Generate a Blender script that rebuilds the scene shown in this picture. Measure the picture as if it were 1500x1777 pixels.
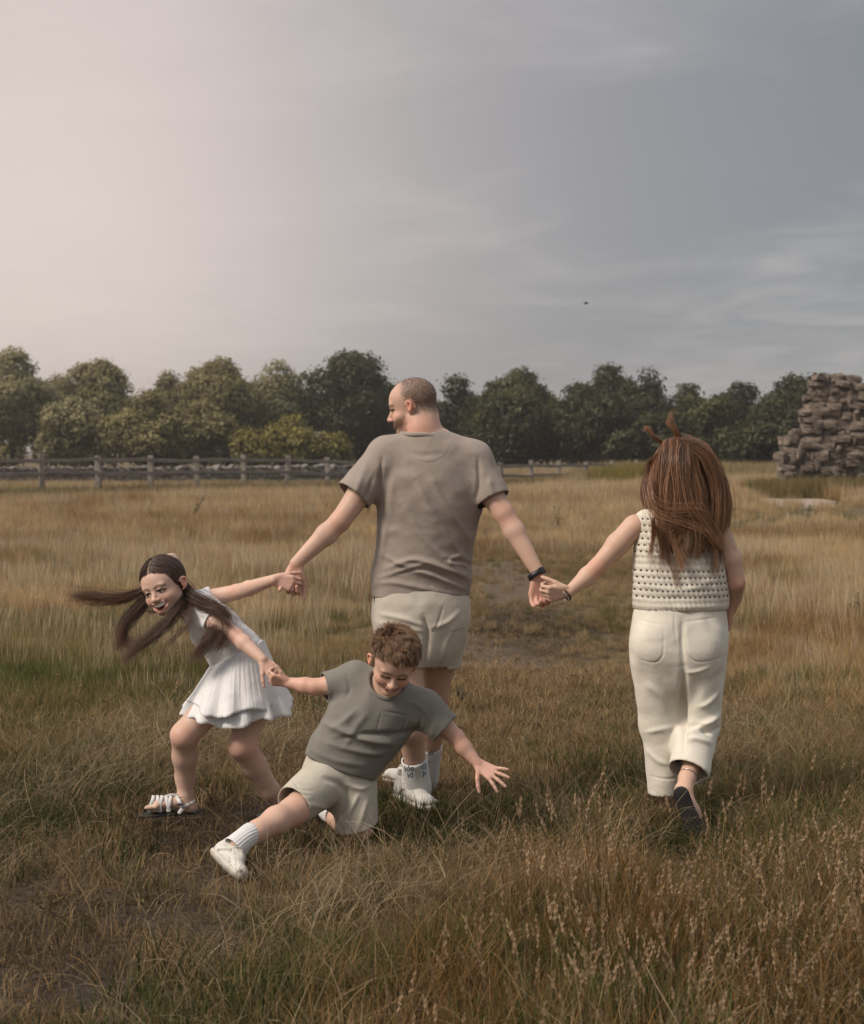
import bpy, math
import numpy as np
from mathutils import Vector, Matrix

for _o in list(bpy.data.objects):
    bpy.data.objects.remove(_o)
SC = bpy.context.scene
COL = SC.collection

# ------------------------------------------------------------------ camera
CAM_H, FPX, HORIZON = 1.49, 2800.0, 785.0          # eye height, focal length and horizon row (1500 x 1777 photo)
cam_data = bpy.data.cameras.new("camera")
cam = bpy.data.objects.new("camera", cam_data)
COL.objects.link(cam)
cam.location = (0, 0, CAM_H)
cam.rotation_euler = (math.radians(90), 0, 0)
cam_data.sensor_fit = 'VERTICAL'
cam_data.sensor_height = 36.0
cam_data.lens = FPX / 1777.0 * 36.0
cam_data.shift_y = -(888.5 - HORIZON) / 1777.0
cam_data.clip_start = 0.1
cam_data.clip_end = 6000
cam_data.dof.use_dof = True
cam_data.dof.focus_distance = 6.4
cam_data.dof.aperture_fstop = 5.6
SC.camera = cam

# ------------------------------------------------------------------ light
SUN_AZ, SUN_EL = math.radians(-118), math.radians(44)   # azimuth from +Y, clockwise: behind the camera on the left
SKY_AZ, SKY_EL = math.radians(-14), math.radians(8.5)     # brightest part of the cloud cover
SKY_OFF = (4.4, 4.4, 5.0)
def dir_of(az, el):
    return Vector((math.sin(az) * math.cos(el), math.cos(az) * math.cos(el), math.sin(el)))
sun_data = bpy.data.lights.new("sun", 'SUN')
sun_data.energy = 2.4
sun_data.angle = math.radians(16)
sun_data.color = (1.0, 0.90, 0.78)
sun = bpy.data.objects.new("sun", sun_data)
COL.objects.link(sun)
sun.rotation_euler = (-dir_of(SUN_AZ, SUN_EL)).to_track_quat('-Z', 'Y').to_euler()

world = bpy.data.worlds.new("World")
SC.world = world
world.use_nodes = True
def build_world():
    nt = world.node_tree
    nt.nodes.clear()
    N, L = nt.nodes.new, nt.links.new
    def math_(op, a, b=None, c=None, clamp=False):
        n = N('ShaderNodeMath'); n.operation = op; n.use_clamp = clamp
        for i, v in enumerate((a, b, c)):
            if v is None: continue
            if hasattr(v, 'is_output'): L(v, n.inputs[i])
            else: n.inputs[i].default_value = v
        return n.outputs[0]
    def mix(f, a, b):
        n = N('ShaderNodeMix'); n.data_type = 'RGBA'
        for s, v in ((n.inputs[0], f), (n.inputs[6], a), (n.inputs[7], b)):
            if hasattr(v, 'is_output'): L(v, s)
            else: s.default_value = v
        return n.outputs[2]
    out = N('ShaderNodeOutputWorld')
    bg = N('ShaderNodeBackground')
    sky = N('ShaderNodeTexSky')
    sky.sky_type = 'NISHITA'; sky.sun_disc = False
    sky.sun_elevation = SUN_EL; sky.sun_rotation = SUN_AZ
    tc = N('ShaderNodeTexCoord')
    sep = N('ShaderNodeSeparateXYZ'); L(tc.outputs['Generated'], sep.inputs[0])
    el = sep.outputs[2]
    # cloud deck: long flat banks, foreshortened towards the horizon
    den = math_('ADD', math_('MAXIMUM', el, 0.0), 0.15)
    comb = N('ShaderNodeCombineXYZ')
    L(math_('DIVIDE', sep.outputs[0], den), comb.inputs[0])
    L(math_('DIVIDE', sep.outputs[1], den), comb.inputs[1])
    def noise(scale, detail, rough, dist, off, stretch):
        mp = N('ShaderNodeMapping'); L(comb.outputs[0], mp.inputs[0])
        mp.inputs['Location'].default_value = off
        mp.inputs['Scale'].default_value = stretch
        n = N('ShaderNodeTexNoise'); L(mp.outputs[0], n.inputs['Vector'])
        n.inputs['Scale'].default_value = scale; n.inputs['Detail'].default_value = detail
        n.inputs['Roughness'].default_value = rough; n.inputs['Distortion'].default_value = dist
        return n.outputs[0]
    n1 = noise(0.26, 5, 0.50, 0.5, SKY_OFF, (0.9, 0.8, 1))
    n2 = noise(1.0, 6, 0.60, 0.7, (7.3, 0.4, 0), (0.8, 1.0, 1))
    n3 = noise(2.6, 6, 0.55, 0.9, (2.2, 9.1, 1.0), (0.85, 1.0, 1))
    cl = math_('ADD', math_('ADD', math_('MULTIPLY', n1, 0.46), math_('MULTIPLY', n2, 0.30)), math_('MULTIPLY', n3, 0.24))
    ramp = N('ShaderNodeMapRange'); ramp.inputs[1].default_value = 0.40; ramp.inputs[2].default_value = 0.60
    ramp.interpolation_type = 'SMOOTHSTEP'
    L(cl, ramp.inputs[0])
    base = mix(ramp.outputs[0], (0.190, 0.208, 0.228, 1), (0.415, 0.400, 0.400, 1))
    # warm glow set into the cloud colour, apart from the sun's direction
    sd = dir_of(SKY_AZ, SKY_EL)
    dot = N('ShaderNodeVectorMath'); dot.operation = 'DOT_PRODUCT'
    L(tc.outputs['Generated'], dot.inputs[0]); dot.inputs[1].default_value = sd
    ang = math_('ARCCOSINE', math_('MINIMUM', dot.outputs['Value'], 1.0))
    g1 = math_('POWER', 2.718, math_('MULTIPLY', math_('POWER', math_('DIVIDE', ang, 0.19), 2.0), -1.0))
    g2 = math_('POWER', 2.718, math_('MULTIPLY', math_('POWER', math_('DIVIDE', ang, 0.36), 2.0), -1.0))
    base = mix(math_('MULTIPLY', g2, 0.55), base, (0.52, 0.445, 0.425, 1))
    base = mix(math_('MULTIPLY', g1, 0.72), base, (0.78, 0.66, 0.60, 1))
    # overcast skies brighten overhead
    zen = math_('ADD', 1.0, math_('MULTIPLY', math_('SMOOTH_MAX', math_('SUBTRACT', el, 0.28), 0.0, 0.1), 1.9))
    sc_ = N('ShaderNodeVectorMath'); sc_.operation = 'SCALE'
    L(base, sc_.inputs[0]); L(zen, sc_.inputs['Scale'])
    nis = N('ShaderNodeVectorMath'); nis.operation = 'SCALE'
    L(sky.outputs[0], nis.inputs[0]); nis.inputs['Scale'].default_value = 0.06
    final = mix(0.90, nis.outputs[0], sc_.outputs[0])
    L(final, bg.inputs['Color']); bg.inputs['Strength'].default_value = 1.0
    L(bg.outputs[0], out.inputs[0])
build_world()

SC.view_settings.view_transform = 'Standard'
SC.view_settings.look = 'None'
SC.view_settings.exposure = 0.3
SC.view_settings.gamma = 1.0
SC.view_settings.use_curve_mapping = False
SC.render.engine = 'CYCLES'
SC.cycles.use_denoising = True
SC.cycles.max_bounces = 5
SC.cycles.diffuse_bounces = 2
SC.cycles.glossy_bounces = 2
SC.cycles.transmission_bounces = 2
SC.cycles.transparent_max_bounces = 6
SC.cycles.caustics_reflective = False
SC.cycles.caustics_refractive = False


def W(px, py, Y):
    """photo pixel at a given distance -> point in the place"""
    return np.array([(px - 750.0) * Y / FPX, Y, CAM_H - (py - HORIZON) * Y / FPX])

# ------------------------------------------------------------------ materials
def new_mat(name):
    m = bpy.data.materials.new(name); m.use_nodes = True
    nt = m.node_tree
    b = nt.nodes['Principled BSDF']
    return m, nt, b
def lk(nt, a, b): nt.links.new(a, b)
def noise_node(nt, scale, detail=4, rough=0.55, coord='Object', dist=0.0, stretch=None):
    tc = nt.nodes.new('ShaderNodeTexCoord')
    n = nt.nodes.new('ShaderNodeTexNoise')
    n.inputs['Scale'].default_value = scale; n.inputs['Detail'].default_value = detail
    n.inputs['Roughness'].default_value = rough; n.inputs['Distortion'].default_value = dist
    if stretch is not None:
        mp = nt.nodes.new('ShaderNodeMapping'); mp.inputs['Scale'].default_value = stretch
        lk(nt, tc.outputs[coord], mp.inputs[0]); lk(nt, mp.outputs[0], n.inputs['Vector'])
    else:
        lk(nt, tc.outputs[coord], n.inputs['Vector'])
    return n.outputs[0]
def ramp_node(nt, fac, stops):
    r = nt.nodes.new('ShaderNodeValToRGB')
    els = r.color_ramp.elements
    while len(els) < len(stops): els.new(0.5)
    for e, (p, c) in zip(els, stops):
        e.position = p; e.color = tuple(c) + (1,) if len(c) == 3 else c
    lk(nt, fac, r.inputs[0])
    return r.outputs[0]
def mix_node(nt, fac, a, b, mode='MIX'):
    n = nt.nodes.new('ShaderNodeMix'); n.data_type = 'RGBA'; n.blend_type = mode
    for s, v in ((n.inputs[0], fac), (n.inputs[6], a), (n.inputs[7], b)):
        if hasattr(v, 'is_output'): lk(nt, v, s)
        elif isinstance(v, (int, float)): s.default_value = v
        else: s.default_value = tuple(v) + (1,) if len(v) == 3 else v
    return n.outputs[2]
def bump_node(nt, h, strength, dist, b, prev=None):
    n = nt.nodes.new('ShaderNodeBump')
    n.inputs['Strength'].default_value = strength; n.inputs['Distance'].default_value = dist
    lk(nt, h, n.inputs['Height'])
    if prev is not None: lk(nt, prev, n.inputs['Normal'])
    lk(nt, n.outputs[0], b.inputs['Normal'])
    return n.outputs[0]
def attr_node(nt, name, kind='GEOMETRY'):
    n = nt.nodes.new('ShaderNodeAttribute'); n.attribute_name = name; n.attribute_type = kind
    return n

def link_obj(name, data, parent=None, mat=None):
    o = bpy.data.objects.new(name, data)
    COL.objects.link(o)
    if parent is not None: o.parent = parent
    if mat is not None: data.materials.append(mat)
    return o
def tag(o, label=None, cat=None, group=None, kind=None):
    if label: o['label'] = label
    if cat: o['category'] = cat
    if group: o['group'] = group
    if kind: o['kind'] = kind
    return o
def mesh_np(name, V, F, smooth=True, colors=None):
    """mesh from numpy arrays; F is (n,4) or (n,3)"""
    V = np.asarray(V, np.float32); F = np.asarray(F, np.int32)
    me = bpy.data.meshes.new(name)
    n, k = F.shape
    me.vertices.add(len(V)); me.vertices.foreach_set('co', V.ravel())
    me.loops.add(n * k); me.loops.foreach_set('vertex_index', F.ravel())
    me.polygons.add(n)
    me.polygons.foreach_set('loop_start', np.arange(0, n * k, k, dtype=np.int32))
    me.polygons.foreach_set('use_smooth', np.full(n, smooth, bool))
    if colors is not None:
        a = me.attributes.new('col', 'FLOAT_COLOR', 'POINT')
        c = np.ones((len(V), 4), np.float32); c[:, :3] = colors
        a.data.foreach_set('color', c.ravel())
    me.update(calc_edges=True)
    return me

def plain(name, col, rough=0.6, spec=0.4, metal=0.0, var=0.85):
    m, nt, b = new_mat(name)
    n = noise_node(nt, 40, 4, 0.6)
    lk(nt, ramp_node(nt, n, [(0.3, tuple(c * var for c in col)), (0.7, col)]), b.inputs['Base Color'])
    b.inputs['Roughness'].default_value = rough
    b.inputs['Specular IOR Level'].default_value = spec
    b.inputs['Metallic'].default_value = metal
    bump_node(nt, noise_node(nt, 220, 3), 0.15, 0.002, b)
    return m
# ------------------------------------------------------------------ implicit-surface modeller for bodies and clothes
def v3(*a): return np.array(a, float)
def nrm(v):
    v = np.asarray(v, float); return v / (np.linalg.norm(v) + 1e-12)
class Field:
    def __init__(self, h=0.004): self.h = h; self.ops = []; self.caps = []
    # every op: (mode, fn, lo, hi, k); the grid is sized when the surface is drawn
    def _add(self, mode, fn, lo, hi, k): self.ops.append((mode, fn, np.array(lo), np.array(hi), k))
    def seg(self, a, b, ra, rb, k=0.012, w=None, q=1.0, mode='add'):
        a = np.asarray(a, float); b = np.asarray(b, float)
        d = b - a; L2 = max(float(d @ d), 1e-9)
        wv = None
        if w is not None:
            wv = np.asarray(w, float); wv = wv - d * (wv @ d) / L2; wv = nrm(wv)
        def fn(X, Y, Z):
            px, py, pz = X - a[0], Y - a[1], Z - a[2]
            t = np.clip((px * d[0] + py * d[1] + pz * d[2]) / L2, 0, 1)
            px = px - t * d[0]; py = py - t * d[1]; pz = pz - t * d[2]
            r2 = px * px + py * py + pz * pz
            if wv is not None:
                c = px * wv[0] + py * wv[1] + pz * wv[2]
                r2 = r2 + c * c * (1 / (q * q) - 1)
            return np.sqrt(r2) - (ra + (rb - ra) * t)
        R = max(ra, rb)
        self._add(mode, fn, np.minimum(a, b) - R, np.maximum(a, b) + R, k)
    def chain(self, pts, rs, k=0.012, w=None, q=1.0):
        for i in range(len(pts) - 1): self.seg(pts[i], pts[i + 1], rs[i], rs[i + 1], k, w, q)
    def ell(self, c, r, M=None, k=0.012, mode='add'):
        c = np.asarray(c, float); r = np.asarray(r, float)
        M = np.eye(3) if M is None else np.asarray(M, float)       # rows = local axes
        def fn(X, Y, Z):
            px, py, pz = X - c[0], Y - c[1], Z - c[2]
            u = [M[i, 0] * px + M[i, 1] * py + M[i, 2] * pz for i in range(3)]
            k0 = np.sqrt((u[0] / r[0]) ** 2 + (u[1] / r[1]) ** 2 + (u[2] / r[2]) ** 2)
            k1 = np.sqrt((u[0] / r[0] ** 2) ** 2 + (u[1] / r[1] ** 2) ** 2 + (u[2] / r[2] ** 2) ** 2) + 1e-9
            return k0 * (k0 - 1) / k1
        e = np.sqrt(((M * r[:, None]) ** 2).sum(0))
        self._add(mode, fn, c - e, c + e, k)
    def box(self, c, r, M=None, rnd=0.01, k=0.006, mode='add'):
        c = np.asarray(c, float); r = np.asarray(r, float) - rnd
        M = np.eye(3) if M is None else np.asarray(M, float)
        def fn(X, Y, Z):
            px, py, pz = X - c[0], Y - c[1], Z - c[2]
            u = [np.abs(M[i, 0] * px + M[i, 1] * py + M[i, 2] * pz) - r[i] for i in range(3)]
            out = np.sqrt(np.maximum(u[0], 0) ** 2 + np.maximum(u[1], 0) ** 2 + np.maximum(u[2], 0) ** 2)
            return out + np.minimum(np.maximum(np.maximum(u[0], u[1]), u[2]), 0) - rnd
        e = np.sqrt(((M * (r + rnd)[:, None]) ** 2).sum(0))
        self._add(mode, fn, c - e, c + e, k)
    def shell(self, t): self.ops.append(('shell', t, None, None, 0))
    def cap(self, c, n, R, Rp=None):
        """take away what lies beyond the plane (c, n): as far as R, within Rp of the axis"""
        Rp = Rp or R
        c = np.asarray(c, float); n = nrm(n)
        def fn(X, Y, Z):
            px, py, pz = X - c[0], Y - c[1], Z - c[2]
            al = px * n[0] + py * n[1] + pz * n[2]
            r2 = px * px + py * py + pz * pz
            return np.maximum(np.maximum(-al, np.sqrt(np.maximum(r2 - al * al, 0)) - Rp), al - R)
        self.caps.append((c, n, Rp))
        e = np.hypot(R, Rp); self._add('cut', fn, c - e, c + e, 0.0005)
    def open_cloth(self, V, F, t=0.004):
        """drop the flat lids left by cap() so that the garment is open there, and give the cloth a thickness"""
        fn = np.cross(V[F[:, 2]] - V[F[:, 0]], V[F[:, 3]] - V[F[:, 1]])
        fn /= np.linalg.norm(fn, axis=1, keepdims=True) + 1e-12
        fc = V[F].mean(1)
        keep = np.ones(len(F), bool); V = V.copy()
        for c, n, R in self.caps:
            d = (fc - c) @ n; r = np.linalg.norm(fc - c - d[:, None] * n, axis=1)
            lid = (np.abs(d) < 1.3 * self.h) & (r < R * 1.01) & (fn @ n > .55)
            lidv = np.zeros(len(V), bool); lidv[F[lid].ravel()] = True
            V[lidv] -= ((V[lidv] - c) @ n)[:, None] * n
            keep &= ~lid
        F = F[keep]
        used = np.zeros(len(V), bool); used[F.ravel()] = True
        mp = np.cumsum(used) - 1
        V = V[used]; F = mp[F]
        N = vert_normals(V, F)
        n = len(V)
        E = np.concatenate([F[:, [0, 1]], F[:, [1, 2]], F[:, [2, 3]], F[:, [3, 0]]])
        key = E[:, 0].astype(np.int64) * n + E[:, 1]; rev = E[:, 1].astype(np.int64) * n + E[:, 0]
        B = E[~np.isin(key, rev)]
        rim = np.stack([B[:, 1], B[:, 0], B[:, 0] + n, B[:, 1] + n], 1)
        return V, F, N, B, rim
    def draw(self):
        h = self.h
        adds = [o for o in self.ops if o[0] == 'add']
        lo = np.min([o[2] - o[4] for o in adds], 0) - 4 * h
        hi = np.max([o[3] + o[4] for o in adds], 0) + 4 * h
        n = np.ceil((hi - lo) / h).astype(int) + 1
        D = np.full(n, 0.5, np.float32)
        ax = [(lo[i] + h * np.arange(n[i])).astype(np.float32) for i in range(3)]
        for mode, fn, l, u, k in self.ops:
            if mode == 'shell':
                np.maximum(D, -(D + np.float32(fn)), out=D); continue
            pad = max(3 * h, k * 1.05)
            i0 = np.clip(np.floor((l - pad - lo) / h).astype(int), 0, n - 1)
            i1 = np.clip(np.ceil((u + pad - lo) / h).astype(int) + 1, 1, n)
            if np.any(i1 <= i0): continue
            sl = tuple(slice(a, b) for a, b in zip(i0, i1))
            d = fn(ax[0][sl[0]][:, None, None], ax[1][sl[1]][None, :, None], ax[2][sl[2]][None, None, :]).astype(np.float32)
            S = D[sl]
            if mode == 'add':
                hh = np.maximum(k - np.abs(S - d), 0) / max(k, 1e-6)
                D[sl] = np.minimum(S, d) - hh * hh * (k * 0.25)
            else:
                d = -d
                hh = np.maximum(k - np.abs(S - d), 0) / max(k, 1e-6)
                D[sl] = np.maximum(S, d) + hh * hh * (k * 0.25)
        # naive surface nets
        s = D < 0
        a = s.astype(np.uint8)
        c = a[:-1] + a[1:]; c = c[:, :-1] + c[:, 1:]; c = c[:, :, :-1] + c[:, :, 1:]
        act = np.argwhere((c > 0) & (c < 8))
        ids = np.full(c.shape, -1, np.int32)
        ids[act[:, 0], act[:, 1], act[:, 2]] = np.arange(len(act))
        corners = np.array([[x, y, z] for x in (0, 1) for y in (0, 1) for z in (0, 1)])
        vals = np.stack([D[act[:, 0] + q[0], act[:, 1] + q[1], act[:, 2] + q[2]] for q in corners], 1)
        acc = np.zeros((len(act), 3)); cnt = np.zeros(len(act))
        for p in range(8):
            for q in range(p + 1, 8):
                if np.abs(corners[p] - corners[q]).sum() != 1: continue
                va, vb = vals[:, p], vals[:, q]
                m = (va < 0) != (vb < 0)
                t = np.where(m, va / np.where(m, va - vb, 1), 0)
                pt = corners[p] + t[:, None] * (corners[q] - corners[p])
                acc += pt * m[:, None]; cnt += m
        V = lo + h * (act + acc / cnt[:, None])
        quads = []
        for axis in range(3):
            sl0 = [slice(None)] * 3; sl1 = [slice(None)] * 3
            sl0[axis] = slice(0, -1); sl1[axis] = slice(1, None)
            s0, s1 = s[tuple(sl0)], s[tuple(sl1)]
            e = np.argwhere(s0 != s1)
            o1, o2 = [i for i in range(3) if i != axis]
            e = e[(e[:, o1] > 0) & (e[:, o2] > 0) & (e[:, o1] < c.shape[o1]) & (e[:, o2] < c.shape[o2])]
            flip = s1[e[:, 0], e[:, 1], e[:, 2]]
            def cell(d1, d2):
                q = e.copy(); q[:, o1] -= d1; q[:, o2] -= d2
                return ids[q[:, 0], q[:, 1], q[:, 2]]
            Q = np.stack([cell(1, 1), cell(0, 1), cell(0, 0), cell(1, 0)], 1)
            if axis == 1: flip = ~flip
            Q[flip] = Q[flip][:, ::-1]
            quads.append(Q)
        return V, np.concatenate(quads)

def vert_normals(V, F):
    n = np.cross(V[F[:, 2]] - V[F[:, 0]], V[F[:, 3]] - V[F[:, 1]])
    N = np.zeros_like(V)
    for i in range(4): np.add.at(N, F[:, i], n)
    return N / (np.linalg.norm(N, axis=1, keepdims=True) + 1e-12)

def relax(V, F, it=1, f=0.5):
    E = np.concatenate([F[:, [0, 1]], F[:, [1, 2]], F[:, [2, 3]], F[:, [3, 0]]])
    deg = np.bincount(E.ravel(), minlength=len(V))[:, None]
    for _ in range(it):
        S = np.zeros_like(V)
        np.add.at(S, E[:, 0], V[E[:, 1]]); np.add.at(S, E[:, 1], V[E[:, 0]])
        V = V * (1 - f) + f * S / np.maximum(deg, 1)
    return V

_rng = np.random.default_rng(7)
_NG = _rng.random((64, 64, 64)).astype(np.float32)
def vnoise(P):
    """smooth value noise, -1..1"""
    i = np.floor(P).astype(int); f = P - i; f = f * f * (3 - 2 * f)
    o = 0
    for dx in (0, 1):
        for dy in (0, 1):
            for dz in (0, 1):
                w = (f[:, 0] if dx else 1 - f[:, 0]) * (f[:, 1] if dy else 1 - f[:, 1]) * (f[:, 2] if dz else 1 - f[:, 2])
                o = o + w * _NG[(i[:, 0] + dx) & 63, (i[:, 1] + dy) & 63, (i[:, 2] + dz) & 63]
    return o * 2 - 1

def fold_displace(V, N, folds, Y0, front=True):
    """raise ridges (or sink grooves) along lines on the cloth; a fold is (points, height, width)"""
    out = np.zeros(len(V))
    face = np.clip(-N[:, 1] * 1.6 + 0.35, 0, 1) if front else 1.0
    P = V[:, [0, 2]]
    for pts, amp, wid in folds:
        Q = np.array([W(p[0], p[1], Y0)[[0, 2]] for p in pts])
        if len(Q) > 2: Q = catmull(Q, 4 * len(Q))
        best = np.full(len(V), 9.0); tt = np.zeros(len(V))
        n = len(Q) - 1
        for i in range(n):
            d = Q[i + 1] - Q[i]
            t = np.clip(((P - Q[i]) @ d) / (d @ d), 0, 1)
            r = np.linalg.norm(P - Q[i] - t[:, None] * d, axis=1)
            m = r < best
            best = np.where(m, r, best); tt = np.where(m, (i + t) / n, tt)
        taper = np.sin(np.clip(tt, 0.02, 0.98) * math.pi) ** 0.6
        out += amp * taper * np.exp(-(best / wid) ** 2)
    return V + N * (out * face)[:, None]

def catmull(pts, n):
    P = np.asarray(pts, float)
    P = np.vstack([2 * P[0] - P[1], P, 2 * P[-1] - P[-2]])
    m = len(P) - 3
    t = np.linspace(0, m - 1e-6, n); i = t.astype(int); f = (t - i)[:, None]
    a, b, c, d = P[i], P[i + 1], P[i + 2], P[i + 3]
    return 0.5 * (2 * b + (c - a) * f + (2 * a - 5 * b + 4 * c - d) * f ** 2 + (3 * b - a - 3 * c + d) * f ** 3)

def hair_object(name, strands, radius, mat, parent, taper=0.25, tone=None):
    """strands: (n, k, 3) array -> one hair object"""
    S = np.asarray(strands, np.float32)
    n, k, _ = S.shape
    hc = bpy.data.hair_curves.new(name)
    hc.add_curves([k] * n)
    hc.attributes['position'].data.foreach_set('vector', S.reshape(-1))
    ra = hc.attributes.get('radius') or hc.attributes.new('radius', 'FLOAT', 'POINT')
    t = np.linspace(0, 1, k)
    rr = (np.broadcast_to(np.asarray(radius, float), (n,))[:, None] * (1 - (1 - taper) * t ** 2)[None]).astype(np.float32)
    ra.data.foreach_set('value', rr.ravel())
    ta = hc.attributes.new('tone', 'FLOAT', 'CURVE')
    ta.data.foreach_set('value', (np.random.default_rng(1).random(n) if tone is None else np.asarray(tone)).astype(np.float32))
    hc.materials.append(mat)
    o = bpy.data.objects.new(name, hc); COL.objects.link(o); o.parent = parent
    return o

def tube_mesh(name, pts, r, sides=6, closed=False):
    P = np.asarray(pts, float); n = len(P)
    rr = np.full(n, r) if np.isscalar(r) else np.asarray(r)
    V = []; 
    up = np.array([0.13, 0.31, 0.94])
    for i in range(n):
        d = (P[(i + 1) % n] - P[i - 1]) if closed else P[min(i + 1, n - 1)] - P[max(i - 1, 0)]
        d = nrm(d); a = nrm(np.cross(d, up)); b = np.cross(d, a)
        for s in range(sides):
            th = 2 * math.pi * s / sides
            V.append(P[i] + rr[i] * (math.cos(th) * a + math.sin(th) * b))
    F = []
    for i in range(n if closed else n - 1):
        for s in range(sides):
            j = (i + 1) % n
            F.append((i * sides + s, i * sides + (s + 1) % sides, j * sides + (s + 1) % sides, j * sides + s))
    if not closed:
        V += [P[0], P[-1]]; c0, c1 = len(V) - 2, len(V) - 1
        for s in range(sides):
            F.append((c0, (s + 1) % sides, s, s)); F.append((c1, (n - 1) * sides + s, (n - 1) * sides + (s + 1) % sides, (n - 1) * sides + (s + 1) % sides))
        me = bpy.data.meshes.new(name)
        me.from_pydata([tuple(v) for v in V], [], [tuple(dict.fromkeys(f)) for f in F])
        for p in me.polygons: p.use_smooth = True
        return me
    return mesh_np(name, V, F)
# ------------------------------------------------------------------ the ground
def sst(x): x = np.clip(x, 0, 1); return x * x * (3 - 2 * x)
def N2(x, y, s, o=0.0):
    return vnoise(np.stack([np.asarray(x, float) * s + 17.3 + o, np.asarray(y, float) * s + 5.1 + o * 1.7, np.full(np.shape(x), 3.7 + o)], -1).reshape(-1, 3)).reshape(np.shape(x))
def ground_z(x, y):
    x = np.asarray(x, float); y = np.asarray(y, float)
    z = .30 * sst((y - 20) / 22) * sst((x - 1.5) / 7) * (1 - .6 * sst((y - 62) / 25))
    z = z - .14 * sst((y - 46) / 14) * (1 - sst((x - 5) / 4)) * sst((x + 2) / 4) * (1 - sst((y - 75) / 10))
    z = z + .05 * N2(x, y, .16) * sst((y - 9) / 8) * (1 - sst((y - 200) / 100))
    return z
def gpt(px, py): Y = CAM_H * FPX / (py - HORIZON); return ((px - 750) * Y / FPX, Y)
PATH = np.array([gpt(-60, 1760), gpt(90, 1650), gpt(230, 1560), gpt(370, 1450), gpt(520, 1380), gpt(700, 1330), gpt(830, 1240), gpt(880, 1150), gpt(905, 1085), gpt(900, 1020), gpt(870, 975)])
BARE = [(gpt(395, 1428), (.46, .60), 1.0), (gpt(915, 1082), (.72, 1.15), .95), (gpt(820, 1060), (.30, .8), .6), (gpt(190, 1600), (.55, .55), .75), (gpt(60, 1680), (.45, .40), .75), (gpt(980, 1120), (.5, .8), .5), (gpt(860, 1225), (.5, .6), .35), (gpt(690, 1160), (.4, .7), .4)]
def path_mask(x, y):
    """1 where feet have worn the grass down"""
    P = np.stack([np.asarray(x, float), np.asarray(y, float)], -1).reshape(-1, 2)
    d = np.full(len(P), 9.0)
    for i in range(len(PATH) - 1):
        e = PATH[i + 1] - PATH[i]; t = np.clip((P - PATH[i]) @ e / (e @ e), 0, 1)
        d = np.minimum(d, np.linalg.norm(P - PATH[i] - t[:, None] * e, axis=1))
    m = sst(1.15 - d / .72 + .45 * N2(P[:, 0], P[:, 1], 1.9))
    return m.reshape(np.shape(x))
def corridor(x, y):
    """1 in the trodden strip of short grass on both sides of the track"""
    P = np.stack([np.asarray(x, float), np.asarray(y, float)], -1).reshape(-1, 2)
    d = np.full(len(P), 99.0)
    for i in range(len(PATH) - 1):
        e = PATH[i + 1] - PATH[i]; t = np.clip((P - PATH[i]) @ e / (e @ e), 0, 1)
        d = np.minimum(d, np.linalg.norm(P - PATH[i] - t[:, None] * e, axis=1))
    w = 1.0 + .09 * P[:, 1]
    return sst((1.35 - d / w + .35 * N2(P[:, 0], P[:, 1], .9))).reshape(np.shape(x))
def bare_mask(x, y):
    m = np.zeros(np.shape(x))
    for (cx, cy), (rx, ry), s in BARE:
        q = np.hypot((x - cx) / rx, (y - cy) / ry) + .35 * N2(x, y, 3.1)
        m = np.maximum(m, s * sst((1.25 - q) / .55))
    return m

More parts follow.
